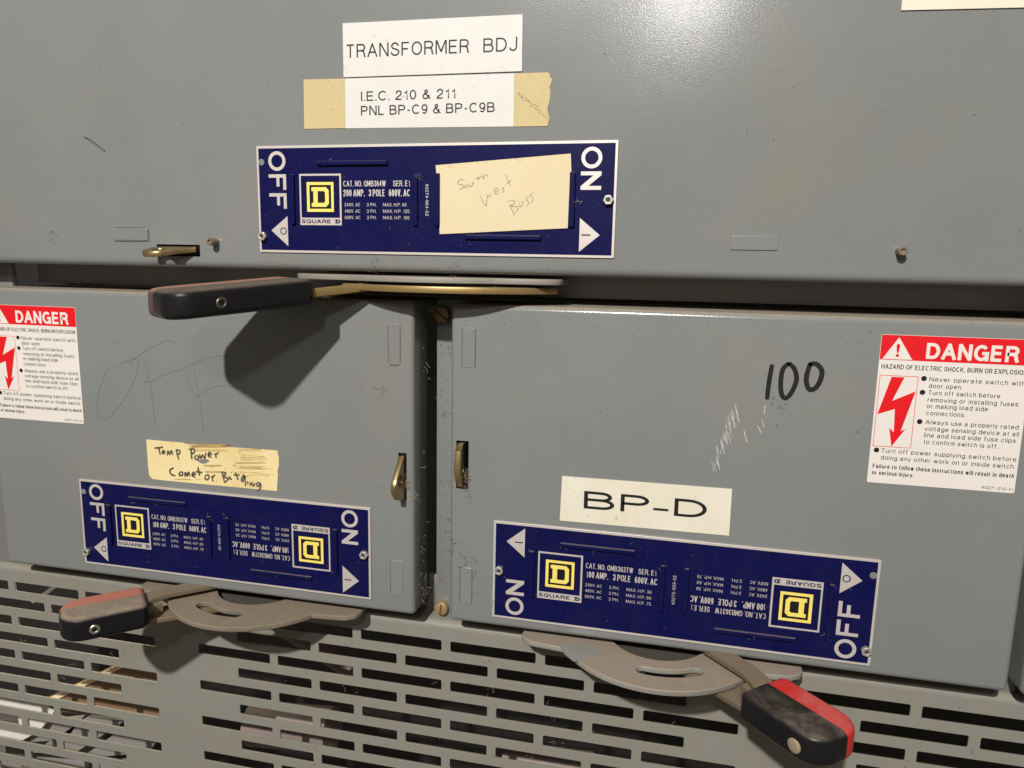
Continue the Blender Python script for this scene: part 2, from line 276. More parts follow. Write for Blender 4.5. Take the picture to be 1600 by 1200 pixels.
# ------------------------------------------------------------------ lettering: a plain grotesque drawn as even strokes
def _a(cx, cy, rx, ry, a0, a1, n=None):
    n = n or max(6, int(abs(a1 - a0) / 15))
    return [(cx + rx * math.cos(math.radians(a0 + (a1 - a0) * k / n)), cy + ry * math.sin(math.radians(a0 + (a1 - a0) * k / n))) for k in range(n + 1)]
def _sm(p): return smooth_path(p, 4)
_S = [(.60, .76), (.5, .94), (.32, 1), (.12, .93), (.04, .75), (.13, .59), (.33, .51), (.55, .42), (.64, .26), (.54, .07), (.32, 0), (.09, .07), (0, .27)]
_e = lambda cx: _a(cx, .365, .26, .365, 0, 360, 22)
_hump = lambda x: [(x, .45)] + _a(x + .22, .49, .22, .24, 160, 0, 8) + [(x + .44, 0)]
GL = {
 'A': (.74, [[(0, 0), (.36, 1)], [(.74, 0), (.38, 1)], [(.13, .33), (.61, .33)]]),
 'B': (.66, [[(0, .52), (0, 1), (.36, 1)] + _a(.38, .765, .22, .235, 85, -90) + [(0, .53)], [(.38, .53)] + _a(.4, .265, .26, .265, 85, -90) + [(0, 0), (0, .54)]]),
 'C': (.73, [_a(.38, .5, .38, .5, 42, 318, 20)]),
 'D': (.69, [[(.15, 0), (0, 0), (0, 1), (.29, 1)] + _a(.3, .5, .39, .5, 88, -88, 14) + [(.15, 0)]]),
 'E': (.60, [[(.60, 1), (0, 1), (0, 0), (.60, 0)], [(0, .52), (.55, .52)]]),
 'F': (.57, [[(.57, 1), (0, 1), (0, 0)], [(0, .49), (.5, .49)]]),
 'G': (.76, [_a(.38, .5, .38, .5, 42, 312, 20) + [(.76, .22), (.76, .47), (.42, .47)], [(.76, .3), (.76, 0)]]),
 'H': (.69, [[(0, 0), (0, 1)], [(.69, 0), (.69, 1)], [(0, .52), (.69, .52)]]),
 'I': (0, [[(0, 0), (0, 1)]]),
 'J': (.48, [[(.48, 1), (.48, .28)] + _a(.24, .27, .24, .27, -5, -172)]),
 'K': (.68, [[(0, 0), (0, 1)], [(.64, 1), (0, .36)], [(.24, .58), (.68, 0)]]),
 'L': (.53, [[(0, 1), (0, 0), (.53, 0)]]),
 'M': (.82, [[(0, 0), (0, 1)], [(.82, 0), (.82, 1)], [(.06, 1), (.41, .12)], [(.76, 1), (.41, .12)]]),
 'N': (.69, [[(0, 0), (0, 1)], [(.69, 0), (.69, 1)], [(.05, 1), (.64, 0)]]),
 'O': (.78, [_a(.39, .5, .39, .5, 90, 450, 28)]),
 'P': (.63, [[(0, 0), (0, 1), (.34, 1)] + _a(.36, .735, .27, .265, 85, -90) + [(0, .47)]]),
 'Q': (.78, [_a(.39, .5, .39, .5, 90, 450, 28), [(.48, .24), (.80, -.04)]]),
 'R': (.66, [[(0, 0), (0, 1), (.36, 1)] + _a(.38, .745, .26, .255, 85, -90) + [(0, .49)], [(.36, .49), (.54, .42), (.59, .3), (.61, .1), (.66, 0)]]),
 'S': (.64, [_sm(_S)]),
 'T': (.64, [[(0, 1), (.64, 1)], [(.32, 1), (.32, 0)]]),
 'U': (.67, [[(0, 1), (0, .33)] + _a(.335, .33, .335, .33, 184, 356, 12) + [(.67, 1)]]),
 'V': (.68, [[(0, 1), (.33, 0)], [(.68, 1), (.35, 0)]]),
 'W': (.98, [[(0, 1), (.24, 0)], [(.48, 1), (.25, 0)], [(.50, 1), (.73, 0)], [(.98, 1), (.74, 0)]]),
 'X': (.68, [[(0, 0), (.68, 1)], [(0, 1), (.68, 0)]]),
 'Y': (.68, [[(0, 1), (.34, .42), (.68, 1)], [(.34, .44), (.34, 0)]]),
 'Z': (.62, [[(0, 1), (.62, 1), (0, 0), (.62, 0)]]),
 'a': (.55, [_sm([(.04, .53), (.12, .68), (.27, .73), (.42, .67), (.46, .52), (.46, .12), (.55, 0)]), _sm([(.46, .43), (.24, .39), (.06, .32), (0, .18), (.07, .03), (.21, 0), (.38, .07), (.46, .22)])]),
 'b': (.52, [[(0, 0), (0, 1)], _e(.26)]), 'c': (.5, [_a(.26, .365, .26, .365, 45, 315, 16)]), 'd': (.52, [[(.52, 0), (.52, 1)], _e(.26)]),
 'e': (.52, [[(.02, .38), (.52, .38)] + _a(.26, .365, .26, .365, 6, 318, 20)]),
 'f': (.28, [_sm([(.30, 1), (.18, .99), (.12, .86)]) + [(.12, 0)], [(0, .70), (.28, .70)]]),
 'g': (.52, [_e(.26), [(.52, .73), (.52, -.04)] + _a(.26, -.04, .26, .22, -5, -160, 10)]),
 'h': (.44, [[(0, 0), (0, 1)], _hump(0)]), 'i': (0, [[(0, 0), (0, .72)], [(0, .88), (0, 1)]]),
 'j': (.12, [[(.12, .72), (.12, -.12)] + _sm([(.12, -.12), (.08, -.25), (-.02, -.26)]), [(.12, .88), (.12, 1)]]), 'k': (.46, [[(0, 0), (0, 1)], [(.42, .72), (0, .28)], [(.16, .44), (.46, 0)]]), 'l': (0, [[(0, 0), (0, 1)]]),
 'm': (.74, [[(0, 0), (0, .72)], [(0, .45)] + _a(.185, .51, .185, .22, 160, 0, 8) + [(.37, 0)], [(.37, .45)] + _a(.555, .51, .185, .22, 160, 0, 8) + [(.74, 0)]]),
 'n': (.44, [[(0, 0), (0, .72)], _hump(0)]), 'o': (.54, [_a(.27, .365, .27, .365, 90, 450, 22)]), 'p': (.52, [[(0, .72), (0, -.27)], _e(.26)]),
 'r': (.26, [[(0, 0), (0, .72)], _sm([(0, .42), (.08, .62), (.26, .71)])]),
 's': (.46, [_sm([(q[0] * .72, q[1] * .73) for q in _S])]), 't': (.27, [[(.11, .93), (.11, .14)] + _sm([(.11, .14), (.16, .01), (.27, .01)]), [(0, .70), (.27, .70)]]),
 'u': (.44, [[(.44, .72), (.44, 0)], [(0, .72)] + _a(.22, .24, .22, .24, 180, 340, 8) + [(.44, .3)]]),
 'v': (.46, [[(0, .72), (.21, 0), (.25, 0), (.46, .72)]]), 'w': (.7, [[(0, .72), (.16, 0), (.19, 0), (.335, .72), (.365, .72), (.51, 0), (.54, 0), (.7, .72)]]),
 'x': (.46, [[(0, 0), (.46, .72)], [(0, .72), (.46, 0)]]), 'y': (.46, [[(0, .72), (.24, .03)], [(.46, .72), (.22, 0), (.14, -.22), (0, -.25)]]), 'z': (.44, [[(0, .72), (.44, .72), (0, 0), (.44, 0)]]),
 '0': (.52, [_a(.26, .5, .26, .5, 90, 450, 24)]), '1': (.3, [[(.02, .74), (.2, .8), (.27, 1), (.27, 0)]]),
 '2': (.52, [_sm([(.02, .68), (.07, .92), (.26, 1), (.46, .92), (.5, .72), (.42, .52), (.2, .32), (.03, .12), (0, 0)]) + [(.52, 0)]]),
 '3': (.52, [_sm([(.03, .74), (.08, .93), (.25, 1), (.44, .93), (.49, .75), (.42, .58), (.22, .54)]), _sm([(.22, .54), (.44, .48), (.52, .28), (.44, .06), (.25, 0), (.06, .07), (0, .26)])]),
 '4': (.54, [[(.54, .24), (0, .24)], [(.02, .26), (.38, 1)], [(.40, 0), (.40, 1)]]), '5': (.52, [[(.48, 1), (.1, 1), (.04, .5)] + _sm([(.04, .5), (.26, .62), (.45, .54), (.52, .32), (.44, .07), (.24, 0), (.06, .07), (0, .24)])]),
 '6': (.52, [_a(.26, .32, .26, .32, 90, 450, 20), _sm([(.005, .38), (.03, .66), (.12, .9), (.28, 1), (.47, .88)])]),
 '7': (.52, [[(0, 1), (.52, 1), (.3, .5), (.18, 0)]]), '8': (.52, [_a(.26, .77, .22, .23, -90, 270, 18), _a(.26, .27, .26, .27, 90, 450, 20)]),
 '9': (.52, [_a(.26, .68, .26, .32, 90, 450, 20), _sm([(.515, .62), (.49, .34), (.40, .1), (.24, 0), (.05, .12)])]),
 '&': (.68, [_sm([(.68, 0), (.36, .44), (.2, .68), (.18, .84), (.3, 1), (.42, .9), (.42, .75), (.26, .58), (.07, .44), (0, .24), (.1, .05), (.26, 0), (.46, .1), (.6, .44)])]),
 '-': (.26, [[(0, .4), (.26, .4)]]), '.': (0, [[(0, 0), (0, .02)]]), ',': (.02, [[(.02, .02), (0, -.14)]]), ' ': (None, []),
}
def ribbon(pts, w):
    closed = len(pts) > 3 and math.hypot(pts[0][0] - pts[-1][0], pts[0][1] - pts[-1][1]) < 1e-6
    p = []
    for q in pts:
        if not p or math.hypot(q[0] - p[-1][0], q[1] - p[-1][1]) > 1e-5: p.append(q)
    if closed: p = p[:-1]
    n = len(p); L = []; R = []
    def nrm(a, b):
        d = math.hypot(b[0] - a[0], b[1] - a[1]); return (-(b[1] - a[1]) / d, (b[0] - a[0]) / d)
    for i, q in enumerate(p):
        ns = []
        if closed or i > 0: ns.append(nrm(p[i - 1], q))
        if closed or i < n - 1: ns.append(nrm(q, p[(i + 1) % n]))
        mx = sum(a[0] for a in ns) / len(ns); my = sum(a[1] for a in ns) / len(ns); m2 = max(mx * mx + my * my, 0.22)
        ox, oy = mx / m2 * w / 2, my / m2 * w / 2
        L.append((q[0] + ox, q[1] + oy)); R.append((q[0] - ox, q[1] - oy))
    fs = [(i, (i + 1) % n, n + (i + 1) % n, n + i) for i in range(n if closed else n - 1)]
    return L + R, fs
def text(s, x, y, cap, width=None, weight=0.115, z=0.0, kx=1.0, gap=0.17, space=0.36, squeeze_weight=1.0, stretch=1.0):
    """flat lettering: left edge x, baseline y, capital height cap, total width, stroke weight as a share of cap"""
    w = weight * cap; sx = (cap - w) * kx / stretch
    def lay(sx, g):
        X = 0.0; out = []
        for c in s:
            wd, st = GL[c]
            if wd is None: X += space * cap * kx / stretch; continue
            if c == '.': X -= 0.02 * cap
            out.append((X, wd, st)); X += wd * sx + w + g
        return out, X - g
    g = gap * (cap - w) * kx / stretch
    out, tot = lay(sx, g)
    if width:
        want = width / stretch
        for _ in range(12):
            k = want / tot; sx *= k; g = max(g * k, 0.05 * cap); kx *= k
            out, tot = lay(sx, g)
    vs = []; fs = []
    for X, wd, st in out:
        for i, p in enumerate(st):
            q = [(X + w / 2 + a * sx, w / 2 + b * (cap - w)) for a, b in p]
            if p and len(p) == 2 and abs(p[0][0] - p[1][0]) < 1e-6 and abs(p[1][1] - p[0][1]) < 0.05: q = [(q[0][0], q[0][1] - w / 2), (q[0][0], q[0][1] + w / 2)]
            elif len(q) == 2 or math.hypot(q[0][0] - q[-1][0], q[0][1] - q[-1][1]) > 1e-6:      # caps run out to the full height
                for e, f in ((0, 1), (-1, -2)):
                    if abs(p[e][1] - p[f][1]) > abs(p[e][0] - p[f][0]) and (abs(p[e][1]) < 1e-6 or abs(p[e][1] - 1) < 1e-6):
                        d = math.hypot(q[e][0] - q[f][0], q[e][1] - q[f][1]); t = w / 2 / d
                        q[e] = (q[e][0] + (q[e][0] - q[f][0]) * t, q[e][1] + (q[e][1] - q[f][1]) * t)
            v, f = ribbon(q, w); o = len(vs)
            vs += [(x + a * stretch, y + b, z + 0.011 * i) for a, b in v]; fs += [tuple(j + o for j in k) for k in f]
    return vs, fs
def box(mb, x0, y0, z0, x1, y1, z1, mi=0):
    v = [(x, y, z) for z in (z0, z1) for y in (y0, y1) for x in (x0, x1)]
    mb.add(v, [(0, 1, 3, 2), (4, 5, 7, 6), (0, 1, 5, 4), (2, 3, 7, 6), (0, 2, 6, 4), (1, 3, 7, 5)], mi)
def rbox(x0, y0, z0, x1, y1, z1, r, seg=3, corner=None):
    """box with rounded edges, as verts and faces"""
    bm = bmesh.new(); bmesh.ops.create_cube(bm, size=1)
    for v in bm.verts:
        v.co = Vector((x0 + (v.co.x + .5) * (x1 - x0), y0 + (v.co.y + .5) * (y1 - y0), z0 + (v.co.z + .5) * (z1 - z0)))
    bmesh.ops.bevel(bm, geom=list(bm.edges), offset=r, segments=seg, profile=0.5, affect='EDGES')
    vs = [tuple(v.co) for v in bm.verts]; fs = [tuple(v.index for v in f.verts) for f in bm.faces]
    bm.verts.index_update(); bm.free(); return vs, fs
def lathe(prof, n=24):
    """profile of (radius, height); axis +Z"""
    vs = []; fs = []
    for r, h in prof:
        for k in range(n): vs.append((r * math.cos(2 * math.pi * k / n), r * math.sin(2 * math.pi * k / n), h))
    for i in range(len(prof) - 1):
        for k in range(n):
            fs.append((i * n + k, i * n + (k + 1) % n, (i + 1) * n + (k + 1) % n, (i + 1) * n + k))
    fs.append(tuple(range(n))[::-1]); fs.append(tuple((len(prof) - 1) * n + k for k in range(n)))
    return vs, fs
def tube(mb, pts, r, n=8, sm=5):
    p = [Vector(q) for q in smooth_path(pts, sm)]; rings = []
    for i, q in enumerate(p):
        d = (p[min(i + 1, len(p) - 1)] - p[max(i - 1, 0)]).normalized()
        a = d.cross(Vector((0.13, 0.31, 0.94))).normalized(); b = d.cross(a)
        rings.append([tuple(q + (a * math.cos(2 * math.pi * k / n) + b * math.sin(2 * math.pi * k / n)) * r) for k in range(n)])
    vs = [v for rr in rings for v in rr]
    fs = [(i * n + k, i * n + (k + 1) % n, (i + 1) * n + (k + 1) % n, (i + 1) * n + k) for i in range(len(p) - 1) for k in range(n)]
    fs += [tuple(range(n)), tuple((len(p) - 1) * n + k for k in range(n))]
    mb.add(vs, fs)
def cut(o, cutter_mb):
    c = cutter_mb.build('cutter', M['bore'], smooth=0)
    md = o.modifiers.new('cut', 'BOOLEAN'); md.operation = 'DIFFERENCE'; md.solver = 'EXACT'; md.object = c
    c.matrix_world = Matrix.Translation(-Vector((0, 0, 0)))
    dg = bpy.context.evaluated_depsgraph_get(); dg.update()
    me = bpy.data.meshes.new_from_object(o.evaluated_get(dg)); o.modifiers.clear(); o.data = me
    bpy.data.objects.remove(c)

# ------------------------------------------------------------------ the setting: the cabinet's inside
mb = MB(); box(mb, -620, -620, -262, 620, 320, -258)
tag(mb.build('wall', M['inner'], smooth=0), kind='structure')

# ------------------------------------------------------------------ cabinet frame
fr = thing('cabinet_frame', (0, -250, -40), 'grey steel cabinet frame seen in the gaps between the switch doors', 'frame')
def fpart(name, x0, y0, z0, x1, y1, z1, r=0.8):
    m = MB(); m.add(*rbox(x0, y0, z0, x1, y1, z1, r, 2)); return m.build(name, M['frame'], fr)
fpart('upper_rail', -289, -51.3, -44, 420, -20, -35, 0.15)
fpart('upper_rail_back', -289, -66, -98, 420, -52.2, -94)
fpart('lower_rail', -296, -250, -36, -4, -226, -31)
fpart('lower_rail', 12, -250, -36, 303, -226, -31)
fpart('lower_rail_back', -296, -262, -70, 303, -251, -66)
fpart('stile', -345, -252, -26, -297, 200, -22)
fpart('stile', 303.5, -252, -26, 316, -50, -22)
mb = MB(); mb.add(*rbox(-2.2, -252, -25, 18, -53.5, -22, 0.6, 2)); strip = mb.build('filler_strip', M['paint'], fr)
def slotted_screw(x, y, z, ang, r, parent):
    m = MB(); v, f = lathe([(r, 0), (r, 1.6), (r * 0.92, 3.5), (r * 0.7, 4.0)], 6 if r > 4.6 else 26)
    m.add([(p[0] + x, p[1] + y, p[2] + z) for p in v], f)
    s = m.build('screw', M['screw'], parent, 30)
    m = MB(); c, sn = math.cos(ang), math.sin(ang); a, b = r * 0.8, 0.5
    m.add([(x + u * c - w * sn, y + u * sn + w * c, z + 4.03) for u, w in ((-a, -b), (a, -b), (a, b), (-a, b))], [(0, 1, 2, 3)])
    m.build('screw_slot', M['bore'], s, 0)
x, y = at(690, 491, -20); slotted_screw(x, y, -22, math.radians(-40), 5.3, strip)
x, y = at(690, 950, -20); slotted_screw(x, y, -22, math.radians(84), 4.3, strip)

# ------------------------------------------------------------------ louvred vent panel
VZ = -18.0
vent = thing('vent_panel', (0, -470, VZ), 'dusty grey vent panel with rows of horizontal slots under the lower doors', 'vent panel')
loops = [rect(-430, -480, 430, -253.6)]
def slot_rows():
    for k in range(17):
        y1 = -261.7 - 13.23 * k; y0 = y1 - 7.1
        even = k % 2 == 0
        for gi, first in enumerate((-550.2, -168.5, 213.2)):
            n = 6 if even else 5
            for i in range(n):
                x0 = first + 58.95 * i + (0 if even else 29.5)
                if x0 < -425 or x0 + 53 > 425: continue
                yield rect(x0, y0, x0 + 53.2, y1, 0.9, 2)
loops += list(slot_rows())
v, f = curve_mesh(loops, 1.3, 0.18, 1)
mb = MB(); mb.add([(p[0], p[1], p[2] + VZ - 1.3) for p in v], f)
prof = []
for k in range(7):
    a = math.radians(90 * k / 6); prof.append((-253.6 + 4.2 * math.sin(a), VZ - 4.2 + 4.2 * math.cos(a)))
prof += [(-249.4, VZ - 40)]
vs = []; fs = []
for y, z in prof: vs += [(-430, y, z), (430, y, z)]
for i in range(len(prof) - 1): fs.append((2 * i, 2 * i + 1, 2 * i + 3, 2 * i + 2))
mb.add(vs, fs)
mb.build('slotted_sheet', M['paint_dusty'], vent, 40)

# ------------------------------------------------------------------ switch doors
def door(x0, y0, x1, y1, slots, label, depth=58, r=4.2, side_cut=None):
    t = thing('switch_door', ((x0 + x1) / 2, y0, 0), label, 'switch door', 'grey switch doors of the cabinet')
    # outer skin: rounded front edges, open box of sheet 1.8 mm thick
    bm = bmesh.new(); bmesh.ops.create_cube(bm, size=1)
    for v in bm.verts:
        v.co = Vector((x0 + (v.co.x + .5) * (x1 - x0), y0 + (v.co.y + .5) * (y1 - y0), -depth + (v.co.z + .5) * depth))
    ed = [e for e in bm.edges if max(v.co.z for v in e.verts) > -0.01]
    bmesh.ops.bevel(bm, geom=ed, offset=r, segments=6, profile=0.5, affect='EDGES')
    bm.verts.index_update()
    m = MB(); m.add([tuple(v.co) for v in bm.verts], [tuple(v.index for v in f.verts) for f in bm.faces]); bm.free()
    i = MB(); box(i, x0 + 1.8, y0 + 1.8, -depth - 5, x1 - 1.8, y1 - 1.8, -1.8)
    o = m.build('door_shell', M['paint'], t, 28)
    c = MB()
    box(c, x0 + 1.8, y0 + 1.8, -depth - 5, x1 - 1.8, y1 - 1.8, -1.8)
    cut(o, c)
    if side_cut:
        c = MB(); box(c, x1 - 6, y0 + 4, -depth - 5, x1 + 3, y1 - 4, side_cut); cut(o, c)
    for s in slots:
        c = MB(); box(c, s[0], s[1], -6, s[2], s[3], 3); cut(o, c)
    me = o.data
    for p in me.polygons: p.use_smooth = True
    me.set_sharp_from_angle(angle=math.radians(28))
    if not me.materials: me.materials.append(M['paint'])
    return t
def knock(parent, x0, y0, x1, y1, h=0.45):
    m = MB(); m.add(*flat([rect(x0, y0, x1, y1, 0.8, 3)], -0.2, h + 0.2, 0.3))
    m.build('knockout', M['paint'], parent, 40)
up = door(-430, -38.5, 430, 330, [(-168, -32.2, -139.2, -25.4)], 'wide upper grey switch door with the navy plate beneath two white labels')
ld = door(-299, -238.2, -8.2, -53.8, [(-17.6, -168, -12.6, -140)], 'lower left grey switch door with faint pencilled letters and yellow tape', side_cut=-22.5, r=2.8)
rd = door(13.2, -238.2, 303.2, -54.6, [(16.8, -158.4, 24, -130.3)], 'lower right grey switch door with the number 100 in black marker', r=3.0)
nd = door(309.5, -240, 560, -54, [], 'grey switch door just showing at the right edge of the photo')
knock(up, -196.8, -23.4, -173.6, -16.4, 0.3); knock(up, 156.9, -23.9, 178.8, -17.0, 0.6)
knock(ld, -22.8, -89.6, -16.3, -66.8, 0.14); knock(ld, -22.7, -227, -15.4, -205, 0.14)
knock(rd, 20.1, -89.3, 27, -67.2, 0.14); knock(rd, 19.9, -227, 26.4, -204.4, 0.14)
def crack(parent, pts, w=0.5):
    m = MB(); stroke(m, pts, w, 0.06, 0.8, 4, 0.25); return m.build('knockout_seam', M['bore'], parent, 0)
crack(up, [(-196.5, -24.0), (-185, -24.05), (-173.4, -23.9)], 0.7); crack(up, [(-173.0, -23.8), (-172.9, -20), (-173.1, -16.8)], 0.7)
crack(up, [(-196, -16.1), (-184, -16.05), (-175, -16.0)], 0.35)
crack(ld, [(-22.3, -90.0), (-19, -90.2), (-16.6, -89.9)], 0.4); crack(ld, [(-23.2, -89), (-23.2, -68)], 0.3); crack(ld, [(-15.9, -89), (-15.9, -68)], 0.3)
crack(rd, [(19.7, -89), (19.7, -68)], 0.35); crack(rd, [(27.4, -89), (27.4, -68)], 0.35)
crack(ld, [(-23.1, -226), (-23.1, -206)], 0.25); crack(rd, [(19.5, -226), (19.5, -205)], 0.35); crack(rd, [(26.8, -226), (26.8, -205)], 0.3)
def stud(parent, x, y, h):
    m = MB(); v, f = lathe([(2.1, -0.5), (2.1, h - 0.5), (1.8, h), (1.2, h), (1.0, h - 0.9), (0.1, h - 1.0)], 24)
    m.add([(p[0] + x, p[1] + y, p[2]) for p in v], f); m.build('stud', M['stud'], parent, 40)
stud(up, -128.3, -23.6, 6.5); stud(up, 233.2, -23.4, 6)
# latch tabs through the slots
def tab(parent, outline, hole, plane, c0, th, mat):
    v, f = curve_mesh([outline, hole] if hole else [outline], th, 0.35, 1)
    m = MB()
    if plane == 'H': m.add([(p[0], c0 - p[2] - 0.2 * max(p[1], 0), p[1]) for p in v], f)           # outline in X, Z
    else: m.add([(c0 + p[2], p[0], p[1]) for p in v], f)                      # outline in Y, Z
    m.build('padlock_tab', mat, parent, 40)
tab(up, [(-141, -6), (-141, 1.5), (-149, 7.5), (-153, 14.5), (-157.5, 17), (-163.5, 17), (-167.5, 13), (-167.5, 4), (-164, 1), (-164, -6)], disc(-159.5, 9.5, 3.6, 20), 'H', -26.3, 3.2, M['hasp'])
tab(ld, [(-141.5, -6), (-141.5, 1.5), (-152, 12.5), (-155.5, 14.5), (-160, 14), (-165, 9.5), (-166.8, 3), (-166.8, -6)], disc(-154.5, 7.2, 3.4, 20), 'V', -16.6, 3.0, M['hasp'])
tab(rd, [(-131.5, -6), (-131.5, 3), (-134.5, 7.5), (-144, 9.5), (-149, 8.5), (-154.5, 4.5), (-157, 0.5), (-157, -6)], disc(-146, 3.5, 3.2, 20), 'V', 18.2, 3.4, M['hasp'])
# writing on the doors
mb = MB()
Z = lambda ox, oy, s: (lambda pts, z=0: [at(ox + a / s, oy + b / s, z) for a, b in pts])
q = Z(130, 520, 6.4)
for pts in ([(310, 345), (275, 320), (215, 430), (165, 560), (137, 700), (150, 790), (190, 850), (240, 860), (330, 770), (420, 650), (500, 500), (545, 360), (550, 290), (520, 255), (475, 300), (525, 385)],
            [(310, 350), (400, 300), (520, 255), (600, 200), (700, 140), (800, 90), (860, 78), (910, 100), (922, 132)],
            [(580, 225), (620, 310), (655, 430), (680, 560), (695, 700), (712, 850), (715, 920)],
            [(655, 440), (615, 485), (660, 495), (740, 455), (850, 405), (980, 370), (1005, 355)],
            [(1000, 370), (1050, 490), (1110, 610), (1135, 640)],
            [(1000, 355), (1110, 305), (1250, 255), (1340, 235), (1420, 228), (1500, 232)],
            [(1110, 310), (1115, 430), (1150, 600), (1180, 760), (1200, 1000)],
            [(1130, 640), (1200, 600), (1290, 550), (1380, 532), (1470, 535), (1540, 545)]):
    stroke(mb, q(pts), 0.34, 0.05, 0.3, 6, 0.3)
mb.build('pencil_writing', M['pencil'], ld, 0)
mb = MB(); q = Z(1080, 540, 1418 / 260)
stroke(mb, q([(690, 160), (665, 300), (645, 460)]), 2.3, 0.05, 0.75, 6, 0.05)
stroke(mb, q([(835, 148), (780, 205), (762, 330), (775, 425), (812, 445), (860, 390), (897, 290), (880, 200), (828, 146)]), 2.3, 0.07, 0.9, 8, 0.05)
stroke(mb, q([(1005, 160), (1060, 155), (1110, 205), (1105, 280), (1065, 355), (1010, 375), (983, 320), (985, 250), (1015, 150)]), 2.4, 0.09, 0.9, 8, 0.05)
mb.build('marker_number', M['ink'], rd, 0)
mb = MB()
for k in range(46):
    u = random.random(); x = 375 - 180 * u + random.uniform(-25, 12); y = 560 + 470 * u + random.uniform(-55, 55)
    l = random.uniform(18, 55); stroke(mb, q([(x - 3, y - l), (x + l * 0.16, y), (x + l * 0.42, y + l)]), random.uniform(0.07, 0.26), 0.05 + 0.0007 * k, 0.2, 3, 0.4)
for a in ([(372, 500), (392, 590), (410, 668)], [(448, 715), (460, 770), (478, 828)], [(600, 625), (622, 695)], [(565, 680), (600, 750)], [(628, 505), (622, 580)]):
    stroke(mb, q(a), 0.36, 0.05, 0.2, 4, 0.4)
mb.build('scuff_marks', M['scuff'], rd, 0)
mb = MB()
for k in range(14):
    x = random.uniform(670, 830); y = random.uniform(420, 540) if x < 760 else random.uniform(480, 540); l = random.uniform(8, 26)
    stroke(mb, q([(x, y), (x + l, y + l * 1.3)]), random.uniform(0.3, 1.0), 0.03 + 0.002 * k, 0.3, 3, 0.4)
mb.build('smudge', M['smudge'], rd, 0)

